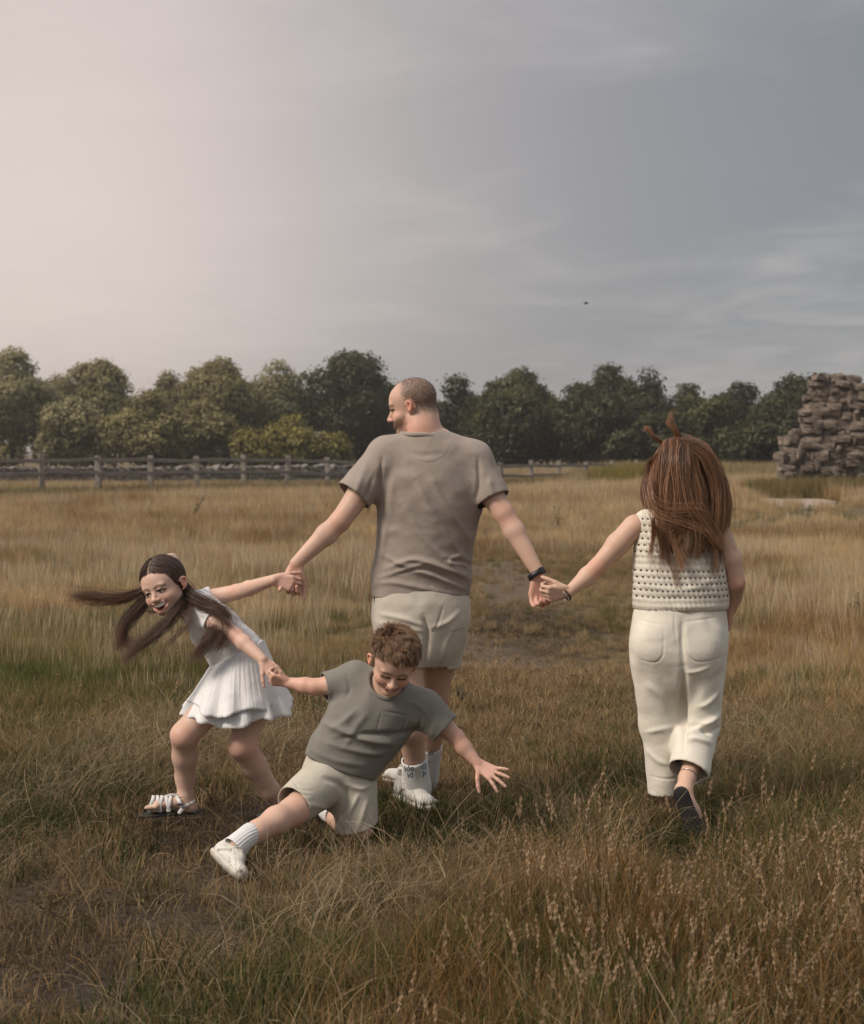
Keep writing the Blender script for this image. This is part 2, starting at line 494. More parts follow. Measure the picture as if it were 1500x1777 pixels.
def build_ground():
    def lines(a):
        out = []
        for lo, hi, st in a: out += list(np.arange(lo, hi, st))
        return np.array(sorted(set(np.round(out, 4))))
    xs = lines([(-900, -300, 100), (-300, -60, 30), (-60, -8, 2), (-8, 8, .10), (8, 60, 2), (60, 300, 30), (300, 901, 100)])
    ys = lines([(-300, -30, 45), (-30, 2, 2), (2, 14, .10), (14, 90, 1.0), (90, 300, 15), (300, 1201, 100)])
    X, Y = np.meshgrid(xs, ys, indexing='ij')
    Z = ground_z(X, Y)
    near = (np.abs(X) < 8) & (Y > 2) & (Y < 14)
    Z = Z - .030 * bare_mask(X, Y) * near + near * .008 * N2(X, Y, 6.0)
    V = np.stack([X, Y, Z], -1).reshape(-1, 3)
    n, m = X.shape
    i, j = np.meshgrid(np.arange(n - 1), np.arange(m - 1), indexing='ij')
    F = np.stack([i * m + j, (i + 1) * m + j, (i + 1) * m + j + 1, i * m + j + 1], -1).reshape(-1, 4)
    cols = np.zeros((len(V), 3))
    cols[:, 0] = path_mask(X, Y).ravel(); cols[:, 1] = bare_mask(X, Y).ravel()
    mt, nt, b = new_mat('meadow_soil')
    a = attr_node(nt, 'col'); sp = nt.nodes.new('ShaderNodeSeparateColor'); lk(nt, a.outputs['Color'], sp.inputs[0])
    n1 = noise_node(nt, 2.2, 8, .65); n2 = noise_node(nt, 38, 6, .7); n3 = noise_node(nt, .35, 5, .6)
    meadow = ramp_node(nt, n1, [(.30, (.075, .070, .030)), (.50, (.150, .110, .060)), (.72, (.215, .155, .090))])
    worn = ramp_node(nt, n2, [(.30, (.085, .062, .044)), (.52, (.150, .110, .078)), (.72, (.225, .168, .120))])
    soil = ramp_node(nt, n2, [(.30, (.030, .023, .018)), (.52, (.062, .047, .037)), (.75, (.125, .096, .075))])
    c = mix_node(nt, sp.outputs[0], meadow, worn)
    c = mix_node(nt, sp.outputs[1], c, soil)
    lk(nt, c, b.inputs['Base Color']); b.inputs['Roughness'].default_value = .95; b.inputs['Specular IOR Level'].default_value = .1
    p = bump_node(nt, n2, .9, .02, b); bump_node(nt, noise_node(nt, 160, 5, .7), .7, .006, b, p)
    tag(link_obj('ground', mesh_np('ground', V, F, colors=cols), None, mt), 'dry summer meadow with a worn track crossing it', kind='structure')

    # pale stretch of track in front of the ruin
    pts = []
    c0 = np.array([9.0, 40.2]); rg = np.random.default_rng(2)
    for k in range(40):
        t = 2 * np.pi * k / 40; r = 1 + .10 * math.sin(3 * t + 1) + .07 * math.sin(5 * t)
        pts.append((c0[0] + 1.15 * r * math.cos(t) + .10 * (4.6 * r * math.sin(t)), c0[1] + 4.6 * r * math.sin(t)))
    V = [(c0[0], c0[1], float(ground_z(*c0)) + .03)]; F = []
    for s in (.35, .7, 1.0):
        for x, y in pts:
            x, y = c0 + s * (np.array([x, y]) - c0); V.append((x, y, float(ground_z(x, y)) + .03 - (.06 if s == 1 else 0)))
    for k in range(40):
        F.append((0, 1 + k, 1 + (k + 1) % 40))
        for r in (0, 1): F.append((1 + r * 40 + k, 1 + (r + 1) * 40 + k, 1 + (r + 1) * 40 + (k + 1) % 40, 1 + r * 40 + (k + 1) % 40))
    me = bpy.data.meshes.new('path'); me.from_pydata(V, [], F)
    mt, nt, b = new_mat('dusty_path')
    lk(nt, ramp_node(nt, noise_node(nt, 3, 7, .6), [(.3, (.27, .20, .155)), (.7, (.42, .325, .265))]), b.inputs['Base Color'])
    b.inputs['Roughness'].default_value = .95; bump_node(nt, noise_node(nt, 30, 5), .4, .02, b)
    tag(link_obj('path', me, None, mt), 'bare dusty stretch of path in front of the ruin', kind='structure')
build_ground()

# ------------------------------------------------------------------ fence
def wood_mat(name, a, b_, c_):
    m, nt, b = new_mat(name)
    n = noise_node(nt, 6, 6, .65, stretch=(6, 6, .8)); n2 = noise_node(nt, 2.2, 4)
    c = ramp_node(nt, n, [(.28, a), (.52, b_), (.75, c_)])
    c = mix_node(nt, .35, c, ramp_node(nt, n2, [(.35, tuple(x * .6 for x in b_)), (.65, c_)]))
    lk(nt, c, b.inputs['Base Color']); b.inputs['Roughness'].default_value = .9; b.inputs['Specular IOR Level'].default_value = .15
    bump_node(nt, n, .7, .02, b)
    return m
def rough_box(name, sx, sy, sz, rng, cut=3, jit=.008, axis=2):
    """a sawn timber with worn edges; length along z from 0 to sz"""
    V = []; F = []
    prof = [(-.5, -.38), (-.38, -.5), (.38, -.5), (.5, -.38), (.5, .38), (.38, .5), (-.38, .5), (-.5, .38)]
    for i in range(cut + 1):
        dx, dy = rng.normal(0, jit, 2)
        for x, y in prof: V.append((x * sx + dx + rng.normal(0, jit * .3), y * sy + dy + rng.normal(0, jit * .3), sz * i / cut + (rng.normal(0, jit) if i == cut else 0)))
    for i in range(cut):
        for s in range(8): F.append((i * 8 + s, i * 8 + (s + 1) % 8, (i + 1) * 8 + (s + 1) % 8, (i + 1) * 8 + s))
    F.append(tuple(range(7, -1, -1))); F.append(tuple(cut * 8 + s for s in range(8)))
    me = bpy.data.meshes.new(name); me.from_pydata(V, [], F); return me
def build_fence():
    rng = np.random.default_rng(21)
    wm = wood_mat('weathered_oak', (.13, .110, .092), (.27, .232, .198), (.42, .37, .32))
    Zs = lambda i: 46 * (1 + .0336 * i)
    Xs = lambda i: (((75 + 101.5 * i) / (1 + .0336 * i)) - 750) * Zs(i) / FPX
    root = bpy.data.objects.new('post_and_rail_fence', None); COL.objects.link(root)
    root.location = (Xs(0), Zs(0), float(ground_z(Xs(0), Zs(0))))
    tag(root, 'weathered wooden post and rail fence along the far edge of the meadow', 'fence')
    posts = [rough_box('post', .17, .15, 1.5, rng) for _ in range(5)]
    for m_ in posts: m_.materials.append(wm)
    rails = [rough_box('rail', .045, .11, 1.0, rng, 4, .006) for _ in range(5)]
    for m_ in rails: m_.materials.append(wm)
    def bz(i): return .12 - .30 * float(sst(np.array((i - 3) / 9.0)))
    tops = []
    for i in range(-3, 19):
        b = np.array([Xs(i), Zs(i), bz(i)])
        o = bpy.data.objects.new('post', posts[i % 5]); COL.objects.link(o); o.parent = root
        o.location = Vector(b - v3(0, 0, .2)) - root.location
        o.rotation_euler = (rng.normal(0, .025), rng.normal(0, .03), rng.normal(0, .2)); o.scale = (1, 1, rng.uniform(.97, 1.03))
        tops.append(b + v3(0, 0, 1.36))
        if i == 18: continue
        e = np.array([Xs(i + 1), Zs(i + 1), bz(i + 1)])
        for hgt in (1.13, .74, .27):
            p0 = b + v3(0, -.10, hgt + rng.normal(0, .025)); p1 = e + v3(0, -.10, hgt + rng.normal(0, .025))
            d = Vector(p1 - p0)
            o = bpy.data.objects.new('rail', rails[(i * 3 + int(hgt * 9)) % 5]); COL.objects.link(o); o.parent = root
            o.location = Vector(p0) - root.location; o.rotation_mode = 'QUATERNION'
            o.rotation_quaternion = d.to_track_quat('Z', 'Y'); o.scale = (1, 1, d.length + .06)
    c = np.array(tops); pts = []
    for i in range(len(c) - 1):
        for t in (0, .33, .66): pts.append(c[i] * (1 - t) + c[i + 1] * t + v3(0, -.07, -.10 * t * (1 - t)))
    w = link_obj('wire', tube_mesh('wire', np.array(pts) - np.array(root.location), .008, 4), root, plain('fence_wire', (.06, .055, .05), .6, .4, .5))
build_fence()

# ------------------------------------------------------------------ stone: far boundary wall and the ruin
def stone_meshes(n, seed, mat):
    out = []
    rng = np.random.default_rng(seed)
    for k in range(n):
        V = []; idx = {}
        g = (-.5, 0, .5); F = []
        for a in range(3):
            for b in range(3):
                for c in range(3):
                    if 1 in (a, b, c) and (a, b, c) == (1, 1, 1): continue
                    p = np.array([g[a], g[b], g[c]])
                    l = np.abs(p).sum(); p = p * (1 - .09 * max(0, l - .5) / .5 * .7)
                    idx[(a, b, c)] = len(V); V.append(p + rng.normal(0, .07, 3))
        for ax in range(3):
            for side in (0, 2):
                for i in range(2):
                    for j in range(2):
                        q = []
                        for di, dj in ((0, 0), (1, 0), (1, 1), (0, 1)):
                            t = [0, 0, 0]; t[ax] = side; t[(ax + 1) % 3] = i + di; t[(ax + 2) % 3] = j + dj; q.append(idx[tuple(t)])
                        F.append(q if side == 2 else q[::-1])
        me = mesh_np('stone', V, F, smooth=False); me.materials.append(mat); out.append(me)
    return out
def stone_mat(name, stops, seed):
    m, nt, b = new_mat(name)
    oi = nt.nodes.new('ShaderNodeObjectInfo')
    c = ramp_node(nt, oi.outputs['Random'], stops)
    n = noise_node(nt, 1.3, 6, .65, coord='Object'); n2 = noise_node(nt, 5, 6, .7)
    c = mix_node(nt, .55, c, ramp_node(nt, n, [(.3, tuple(x * .45 for x in stops[1][1])), (.7, tuple(x * 1.25 for x in stops[-1][1]))]))
    c = mix_node(nt, ramp_node(nt, n2, [(.56, (0, 0, 0)), (.66, (.35, .35, .35))]), c, (.24, .23, .19))
    lk(nt, c, b.inputs['Base Color']); b.inputs['Roughness'].default_value = .92; b.inputs['Specular IOR Level'].default_value = .15
    p = bump_node(nt, n, .8, .12, b); bump_node(nt, n2, .6, .04, b, p)
    return m
def build_boundary_wall():
    rng = np.random.default_rng(4)
    st = stone_mat('drystone', [(0, (.11, .097, .090)), (.5, (.20, .175, .160)), (1, (.31, .270, .245))], 1)
    ms = stone_meshes(8, 5, st)
    a = np.array([(-120 - 750) * 70 / FPX, 70.0]); b = np.array([(660 - 750) * 84 / FPX, 84.0])
    L = np.linalg.norm(b - a); d = (b - a) / L; ang = math.atan2(d[1], d[0])
    root = bpy.data.objects.new('drystone_wall', None); COL.objects.link(root); root.location = (a[0], a[1], float(ground_z(*a)))
    tag(root, 'low grey drystone wall beyond the wooden fence', 'stone wall', kind='thing')
    core = rough_box('core', .34, .66, L, rng, 12, .02); core.materials.append(st)
    o = bpy.data.objects.new('core', core); COL.objects.link(o); o.parent = root
    o.rotation_mode = 'QUATERNION'; o.rotation_quaternion = Vector((d[0], d[1], 0)).to_track_quat('Z', 'Y'); o.location = (0, .02, .30)
    z = .10; row = 0; cnt = 0
    for hgt in (.22, .20, .18, .18):
        s = -.1 * (row % 2)
        while s < L and cnt < 300:
            w = rng.uniform(.26, .46)
            p = a + d * (s + w / 2)
            q = bpy.data.objects.new('stone', ms[rng.integers(8)]); COL.objects.link(q); q.parent = root
            q.location = Vector((p[0], p[1] - .05 + rng.normal(0, .03), z + rng.normal(0, .02))) - Vector((a[0], a[1], 0))
            q.scale = (w * .98, .50, hgt * rng.uniform(.9, 1.15)); q.rotation_euler = (rng.normal(0, .06), rng.normal(0, .07), ang + rng.normal(0, .08))
            if row == 3: q.rotation_euler[1] += rng.normal(0, .35)
            s += w; cnt += 1
        z += hgt; row += 1
build_boundary_wall()
def build_ruin():
    rng = np.random.default_rng(9); Y0 = 44.0
    st = stone_mat('ruin_stone', [(0, (.095, .074, .060)), (.4, (.165, .128, .102)), (.75, (.245, .192, .154)), (1, (.34, .272, .220))], 2)
    mort, nt, b = new_mat('lime_mortar')
    lk(nt, ramp_node(nt, noise_node(nt, 3, 6, .65), [(.3, (.10, .080, .065)), (.7, (.24, .195, .160))]), b.inputs['Base Color']); b.inputs['Roughness'].default_value = .95
    bump_node(nt, noise_node(nt, 9, 5), .9, .08, b)
    ms = stone_meshes(12, 7, st)
    s = Y0 / FPX
    zb = float(ground_z(10.5, Y0)) - .05
    Lp = [(1352, 880), (1351, 835), (1350, 797), (1357, 776), (1372, 757), (1392, 750), (1391, 726), (1399, 705), (1401, 684), (1408, 660)]
    Rp = [(1585, 880), (1580, 800), (1570, 760), (1560, 730), (1540, 705), (1515, 690), (1490, 676), (1465, 662), (1440, 655)]
    Lz = [CAM_H - (p[1] - HORIZON) * s for p in Lp]; Lx = [(p[0] - 750) * s for p in Lp]
    Rz = [CAM_H - (p[1] - HORIZON) * s for p in Rp]; Rx = [(p[0] - 750) * s for p in Rp]
    lf = lambda z: np.interp(z, Lz, Lx); rf = lambda z: np.interp(z, Rz, Rx)
    ztop = CAM_H - (656 - HORIZON) * s
    root = bpy.data.objects.new('ruined_wall', None); COL.objects.link(root); root.location = (10.8, Y0, zb)
    tag(root, 'crumbling fragment of a rough stone ruin at the meadow edge', 'ruin', kind='thing')
    # mortar core
    V = []; F = []; zz = np.linspace(zb - .2, ztop - .10, 14)
    for z in zz:
        l, r = lf(z) + .12, rf(z) - .12
        if r < l + .1: l = r = (l + r) / 2; r += .1
        for x, y in ((l + .08, -.02), (l * .5 + r * .5, -.04), (r, -.02), (r, .95), (l + .08, .95)): V.append((x - 10.8 + rng.normal(0, .03), y + rng.normal(0, .02), z - zb))
    for i in range(13):
        for k in range(5): F.append((i * 5 + k, i * 5 + (k + 1) % 5, (i + 1) * 5 + (k + 1) % 5, (i + 1) * 5 + k))
    F.append((65, 66, 67, 68, 69))
    me = bpy.data.meshes.new('core'); me.from_pydata(V, [], F); link_obj('core', me, root, mort)
    cnt = 0
    def put(x, y, z, w, dpt, hh, rz=0.0):
        q = bpy.data.objects.new('stone', ms[rng.integers(12)]); COL.objects.link(q); q.parent = root
        q.location = (x - 10.8, y, z - zb); q.scale = (w, dpt, hh)
        q.rotation_euler = (rng.normal(0, .09), rng.normal(0, .13), rz + rng.normal(0, .14))
    z = zb - .05
    hole = ((1442 - 750) * s, CAM_H - (768 - HORIZON) * s)
    hole2 = ((1470 - 750) * s, CAM_H - (735 - HORIZON) * s)
    while z < ztop:
        hh = rng.uniform(.13, .25) if z > zb + 1.0 else rng.uniform(.12, .19)
        x = lf(z) + .06 + rng.normal(0, .05)
        R = rf(z)
        while x < R and cnt < 300:
            w = rng.choice([.14, .18, .24, .32, .44]) * rng.uniform(.8, 1.2) * (1 if z > zb + 1.2 else .85) * (1.8 if x > (1512 - 750) * s else 1)
            if min(abs(x + w / 2 - hole[0]) / .15 + abs(z - hole[1]) / .14, abs(x + w / 2 - hole2[0]) / .2 + abs(z - hole2[1]) / .1) > 1:
                if not (x + w / 2 > (1492 - 750) * s and x < (1512 - 750) * s and z < CAM_H - (800 - HORIZON) * s):
                    put(x + w / 2, rng.normal(.06, .06), z + hh / 2 + rng.normal(0, .03), w * rng.uniform(.95, 1.25), .36, hh * rng.uniform(.85, 1.35)); cnt += 1
            x += w
        for y in (.45,):                              # stones on the broken end
            if cnt < 300: put(lf(z) + rng.normal(.22, .06), y, z + hh / 2, .32, .32, hh); cnt += 1
        z += hh
    return root
build_ruin()
# ------------------------------------------------------------------ trees
def leaf_mat(name, dark, mid, light):
    m = bpy.data.materials.new(name); m.use_nodes = True; nt = m.node_tree; nt.nodes.clear()
    a = attr_node(nt, 'col'); sp = nt.nodes.new('ShaderNodeSeparateColor'); lk(nt, a.outputs['Color'], sp.inputs[0])
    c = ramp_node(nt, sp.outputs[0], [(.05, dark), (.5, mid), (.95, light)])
    d = nt.nodes.new('ShaderNodeBsdfDiffuse'); t = nt.nodes.new('ShaderNodeBsdfTranslucent')
    lk(nt, c, d.inputs[0]); lk(nt, c, t.inputs[0])
    g = nt.nodes.new('ShaderNodeBsdfGlossy'); g.inputs['Roughness'].default_value = .45; g.inputs[0].default_value = (.5, .5, .45, 1)
    mx = nt.nodes.new('ShaderNodeMixShader'); mx.inputs[0].default_value = .38; lk(nt, d.outputs[0], mx.inputs[1]); lk(nt, t.outputs[0], mx.inputs[2])
    m2 = nt.nodes.new('ShaderNodeMixShader'); m2.inputs[0].default_value = .04; lk(nt, mx.outputs[0], m2.inputs[1]); lk(nt, g.outputs[0], m2.inputs[2])
    o = nt.nodes.new('ShaderNodeOutputMaterial'); lk(nt, m2.outputs[0], o.inputs[0])
    return m
LEAF = {
    'dark': leaf_mat('oak_leaf', (.016, .020, .007), (.050, .054, .018), (.112, .108, .036)),
    'mid': leaf_mat('ash_leaf', (.028, .032, .010), (.085, .084, .028), (.165, .152, .054)),
    'pale': leaf_mat('hazed_pale_leaf', (.120, .112, .052), (.285, .255, .125), (.44, .38, .20)),  # leaf colour lightened to carry the haze glow over the left trees
    'yellow': leaf_mat('hazel_leaf', (.075, .070, .016), (.205, .175, .040), (.36, .30, .085)),
    'olive': leaf_mat('hazed_olive_leaf', (.090, .082, .032), (.235, .202, .082), (.38, .315, .140)),  # olive green brightened too, with haze glow worked into the colour
}
BARK = plain('bark', (.085, .068, .052), .95, .1)
def tree(name, label, cx, top, width, base, Z, kind, seed, dens=1.0, lean=0, trunk_frac=.13, cat='tree', airy=0.0, lobes=13, group=None, leaf=.155):
    rng = np.random.default_rng(seed)
    s = Z / FPX
    X = (cx - 750) * s; zg = float(ground_z(X, Z))
    ztop = CAM_H - (top - HORIZON) * s
    H = ztop - zg; Rw = width * s / 2 * 1.16
    root = bpy.data.objects.new(name, None); COL.objects.link(root); root.location = (X, Z, zg)
    tag(root, label, cat, group)
    c0 = trunk_frac * H; ch = H - c0
    # trunk and limbs
    V = []; F = []
    def limb(p0, p1, r0, r1, n=5, sides=6):
        k0 = len(V); d = p1 - p0
        for i in range(n):
            t = i / (n - 1); p = p0 + d * t + rng.normal(0, .03 * np.linalg.norm(d), 3) * (0 < i < n - 1)
            r = r0 + (r1 - r0) * t
            for q in range(sides):
                a = 2 * math.pi * q / sides; V.append(p + r * np.array([math.cos(a), math.sin(a), 0]))
        for i in range(n - 1):
            for q in range(sides): F.append((k0 + i * sides + q, k0 + i * sides + (q + 1) % sides, k0 + (i + 1) * sides + (q + 1) % sides, k0 + (i + 1) * sides + q))
    tr = max(.07, H * .022)
    fork = np.array([lean * .3, 0, c0 + ch * .35])
    limb(np.array([0, 0, -.2]), fork, tr, tr * .65, 7)
    # lobes of the crown
    L = []
    tall = rng.uniform(.85, 1.2); lobes = int(lobes * rng.uniform(.7, 1.15)); skew = rng.uniform(-.25, .25)
    for i in range(lobes):
        for _ in range(30):
            u = rng.uniform(-1, 1, 3)
            if np.linalg.norm(u) < 1: break
        u = u / max(np.linalg.norm(u), .3) * rng.uniform(.42, .68)
        if u[2] < 0: u[2] *= .75
        wid = 1 - .35 * max(u[2], 0)
        p = np.array([u[0] * Rw * wid, u[1] * Rw * wid * .9, c0 + ch * (.48 + .5 * u[2])]) + np.array([lean * (c0 + ch * .5) / H, 0, 0])
        p[0] += skew * Rw * u[2]; r = min(Rw, ch * .5) * rng.choice([.30, .42, .52, .62]) * rng.uniform(.85, 1.1)
        L.append((p, np.array([r, r, r * rng.uniform(.75, .95)])))
        limb(fork, p, tr * .45, tr * .10, 5, 5)
    L.append((np.array([lean * .8, 0, H - min(Rw, ch * .5) * .38]), np.full(3, min(Rw, ch * .5) * .40)))
    for sx in (-1, 1): L.append((np.array([sx * Rw * .66, 0, c0 + ch * rng.uniform(.3, .5)]), np.full(3, Rw * .34)))
    me = bpy.data.meshes.new('trunk'); me.from_pydata([tuple(v) for v in V], [], F); link_obj('trunk', me, root, BARK)
    # leaf sprays
    P = []; Nn = []; T = []
    for p, r in L:
        area = r[0] * r[2]
        nc = max(14, int(82 * area * dens * (1 - airy * .45)))
        for _ in range(nc):
            d = rng.normal(0, 1, 3); d /= np.linalg.norm(d)
            if d[2] < -.5 and rng.random() < .5: d[2] *= -1
            q = p + d * r * rng.uniform(.72, 1.08) * (1 + .12 * math.sin(7 * d[0] + seed) * math.cos(6 * d[2]))
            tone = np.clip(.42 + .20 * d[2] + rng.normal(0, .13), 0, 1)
            m = rng.integers(9, 15)
            P.append(q + rng.normal(0, .20 + .05 * airy, (m, 3)) * np.array([1.1, 1.1, .7])); Nn.append(np.tile(d, (m, 1)) * 1.0 + rng.normal(0, .42, (m, 3)) + np.array([0, 0, .35])); T.append(np.clip(tone + rng.normal(0, .13, m), 0, 1))
    P = np.concatenate(P); Nn = np.concatenate(Nn); T = np.concatenate(T)
    ok = P[:, 2] > .15
    P, Nn, T = P[ok], Nn[ok], T[ok]
    Nn /= np.linalg.norm(Nn, axis=1, keepdims=True)
    a = np.cross(Nn, rng.normal(0, 1, Nn.shape)); a /= np.linalg.norm(a, axis=1, keepdims=True); b = np.cross(Nn, a)
    sz = leaf * rng.uniform(.6, 1.25, len(P))[:, None]
    Vq = np.stack([P - a * sz, P - b * sz * .55 + Nn * sz * .12, P + a * sz, P + b * sz * .55 + Nn * sz * .12], 1).reshape(-1, 3)
    Fq = np.arange(len(Vq)).reshape(-1, 4)
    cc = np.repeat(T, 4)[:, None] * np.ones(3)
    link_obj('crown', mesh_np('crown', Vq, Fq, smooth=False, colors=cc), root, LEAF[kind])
    return root
TG = 'trees beyond the fence'
def build_trees():
    t = lambda *a, **k: tree('tree', *a, group=TG, **k)
    bsh = lambda *a, **k: tree('bush', *a, group='bushes in front of the tree belt', cat='bush', trunk_frac=.06, **k)
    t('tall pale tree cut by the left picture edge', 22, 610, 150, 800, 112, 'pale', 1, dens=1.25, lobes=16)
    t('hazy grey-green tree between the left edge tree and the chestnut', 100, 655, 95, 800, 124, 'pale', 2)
    t('round chestnut tree standing clear above the left bushes', 178, 627, 118, 800, 116, 'olive', 3, dens=1.25, lobes=15)
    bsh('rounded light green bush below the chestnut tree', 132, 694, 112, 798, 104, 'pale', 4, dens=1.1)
    bsh('broad olive bush behind the fence at left', 262, 682, 150, 798, 102, 'olive', 5, dens=1.15, lobes=16)
    bsh('dark lower bush beside the broad olive bush', 352, 700, 120, 798, 103, 'olive', 6)
    t('small crown peeping over the broad olive bush', 292, 648, 75, 800, 120, 'olive', 7)
    t('large tree with dark hollows left of the man', 384, 626, 132, 800, 114, 'olive', 8, dens=1.3, lobes=17)
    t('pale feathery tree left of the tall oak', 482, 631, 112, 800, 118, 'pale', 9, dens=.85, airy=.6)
    t('tall dark oak just left of the man', 606, 617, 142, 800, 113, 'dark', 10, dens=1.15, airy=.25, lobes=18)
    bsh('yellow-green bush behind the fence left of the man', 506, 722, 176, 800, 98, 'yellow', 11, dens=1.2, lobes=16)
    t('dark tree right behind the man', 688, 672, 110, 800, 116, 'dark', 12)
    t('dark oak right of the man\'s head', 790, 656, 92, 800, 115, 'dark', 13, dens=1.1, airy=.2)
    t('broad rounded tree right of the man', 905, 645, 150, 800, 112, 'mid', 14, dens=1.3, lobes=18)
    bsh('big dark rounded bush above the fence right of the man', 872, 690, 128, 805, 102, 'dark', 15, dens=1.3, lobes=16)
    bsh('widest dark green bush behind the end of the fence', 1010, 668, 190, 808, 103, 'dark', 16, dens=1.35, lobes=22)
    t('tree with a twiggy top behind the widest dark bush', 1058, 636, 110, 800, 120, 'dark', 17, dens=1.0)
    t('slim open-crowned tree left of the woman', 1128, 640, 62, 800, 110, 'dark', 18, dens=.8, airy=.5, lobes=9, trunk_frac=.35)
    t('grey-green tree above the woman\'s head', 1192, 669, 84, 800, 117, 'mid', 19)
    bsh('dark bush with yellow tips behind the woman\'s hair', 1244, 694, 116, 812, 100, 'mid', 20, dens=1.2)
    bsh('dark thicket behind the woman', 1130, 715, 130, 808, 99, 'dark', 26, dens=1.2)
    t('blue-green tree left of the ruin', 1290, 666, 96, 800, 112, 'dark', 21, dens=1.1)
    t('dark tree rising behind the ruin', 1378, 654, 130, 800, 108, 'dark', 22, dens=1.25, lobes=16)
    bsh('dark thicket at the foot of the ruin', 1322, 738, 110, 818, 92, 'dark', 27, dens=1.2)
    t('tree hidden mostly behind the ruin', 1490, 668, 150, 800, 110, 'dark', 23, dens=1.1)
    t('tree at the far right beyond the ruin', 1620, 640, 170, 800, 108, 'dark', 24)
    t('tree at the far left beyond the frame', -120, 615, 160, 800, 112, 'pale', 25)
    # a low hedge closes the gaps under the crowns
    for i, (cx, top, w, k) in enumerate(((40, 742, 150, 'olive'), (200, 752, 150, 'olive'), (430, 745, 110, 'dark'), (620, 742, 130, 'dark'), (730, 745, 120, 'dark'), (800, 748, 90, 'dark'), (950, 745, 140, 'dark'), (1080, 752, 120, 'dark'), (1190, 752, 120, 'dark'), (1400, 750, 130, 'dark'))):
        names = ('below the tall pale tree at the left edge', 'under the chestnut tree', 'left of the yellow-green bush', 'under the tall dark oak', 'directly behind the man', 'right of the man\'s shoulder', 'between the two dark rounded bushes', 'left of the woman\'s head', 'right behind the woman\'s head', 'behind the ruin')
        tree('shrub', 'dark low shrub ' + names[i], cx, top, w, 800, 121, k, 60 + i, cat='shrub', trunk_frac=.04, lobes=11, dens=1.3, group='low shrubs under the trees')
build_trees()
# ivy and elder growing on the broken top of the ruin
def ruin_growth():
    rng = np.random.default_rng(31); P = []
    s = 44.3 / FPX
    root = bpy.data.objects.new('ivy', None); COL.objects.link(root); root.location = ((1435 - 750) * s, 44.3, CAM_H - (657 - HORIZON) * s)
    tag(root, 'sprigs of ivy growing on the broken top of the ruin', 'ivy')
    V = []; F = []
    for k in range(46):
        px = rng.uniform(1408, 1466); b = np.array([(px - 1435) * s, rng.uniform(-.1, .5), (-(px > 1440) * (px - 1440) * .35) * s - .05]); hgt = rng.uniform(.05, .28)
        for j in range(16):
            c = b + np.array([rng.normal(0, .06), rng.normal(0, .06), hgt * rng.random()]); n = rng.normal(0, 1, 3); n /= np.linalg.norm(n)
            a = nrm(np.cross(n, rng.normal(0, 1, 3))); d = np.cross(n, a); r = rng.uniform(.03, .055)
            k0 = len(V); V += [c - a * r, c - d * r * .6, c + a * r, c + d * r * .6]; F.append((k0, k0 + 1, k0 + 2, k0 + 3))
    link_obj('leaves', mesh_np('leaves', V, F, False, colors=rng.random((len(V), 1)) * np.ones(3)), root, LEAF['dark'])
ruin_growth()

# ------------------------------------------------------------------ weeds standing in the grass, and a bird
def weed(name, label, px, py, hgt, kind, seed, umbel=False, Y=None):
    rng = np.random.default_rng(seed)
    Y = Y or CAM_H * FPX / (py - HORIZON); x = (px - 750) * Y / FPX; z = float(ground_z(x, Y))
    root = bpy.data.objects.new(name, None); COL.objects.link(root); root.location = (x, Y, z); tag(root, label, 'weed')
    V = []; F = []; tops = []
    for k in range(5 if not umbel else 3):
        top = np.array([rng.normal(0, hgt * .22), rng.normal(0, hgt * .2), hgt * rng.uniform(.65, 1.05)]); tops.append(top)
        link_obj('stem', tube_mesh('stem', catmull([v3(0, 0, -.02), top * [.3, .3, .5], top], 8), np.linspace(.006, .003, 8), 5), root, BARK)
        for j in range(26 if not umbel else 8):
            t = rng.uniform(.08, 1); c = top * [t * t, t * t, t] + rng.normal(0, .01, 3); d = nrm(rng.normal(0, 1, 3) * [1, 1, .35] + [0, 0, .35]); s_ = nrm(np.cross(d, [0, 0, 1])); L = hgt * rng.uniform(.12, .26) * (1.15 - .5 * t); w = L * .17
            k0 = len(V); V += [c, c + d * L * .5 + s_ * w, c + d * L + [0, 0, -L * .2], c + d * L * .5 - s_ * w]; F.append((k0, k0 + 1, k0 + 2, k0 + 3))
    link_obj('leaves', mesh_np('leaves', V, F, False, colors=rng.random((len(V), 1)) * np.ones(3)), root, LEAF[kind])
    if umbel:
        um = plain('umbel_white', (.62, .62, .50), .9, .1)
        for t in tops:
            V = []; F = []
            for j in range(60):
                a = rng.random() * 6.283; r = hgt * .20 * math.sqrt(rng.random()); c = t + [r * math.cos(a), r * math.sin(a), .01 - r * .15 + rng.normal(0, .004)]; q = .010
                k0 = len(V); V += [c + [-q, 0, 0], c + [0, -q, .003], c + [q, 0, 0], c + [0, q, .003]]; F.append((k0, k0 + 1, k0 + 2, k0 + 3))
            link_obj('flower_head', mesh_np('flower_head', V, F, False), root, um)
weed('thistle', 'leafy thistle at the right picture edge', 1490, 1085, .26, 'mid', 1)
weed('weed_plant', 'dark leafy weed behind the man\'s upper arm', 640, 905, .42, 'olive', 2)
weed('hogweed', 'white-flowered umbel in the grass before the fence', 338, 905, .60, 'mid', 3, True)
weed('hogweed', 'white-flowered umbel right of the man\'s sleeve', 968, 925, .50, 'mid', 4, True)
weed('weed_plant', 'leafy green weed on the track beside the man\'s calf', 800, 1222, .10, 'mid', 5)
weed('weed_plant', 'low green weed beside the boy\'s shoulder on the track', 770, 1205, .09, 'mid', 6)
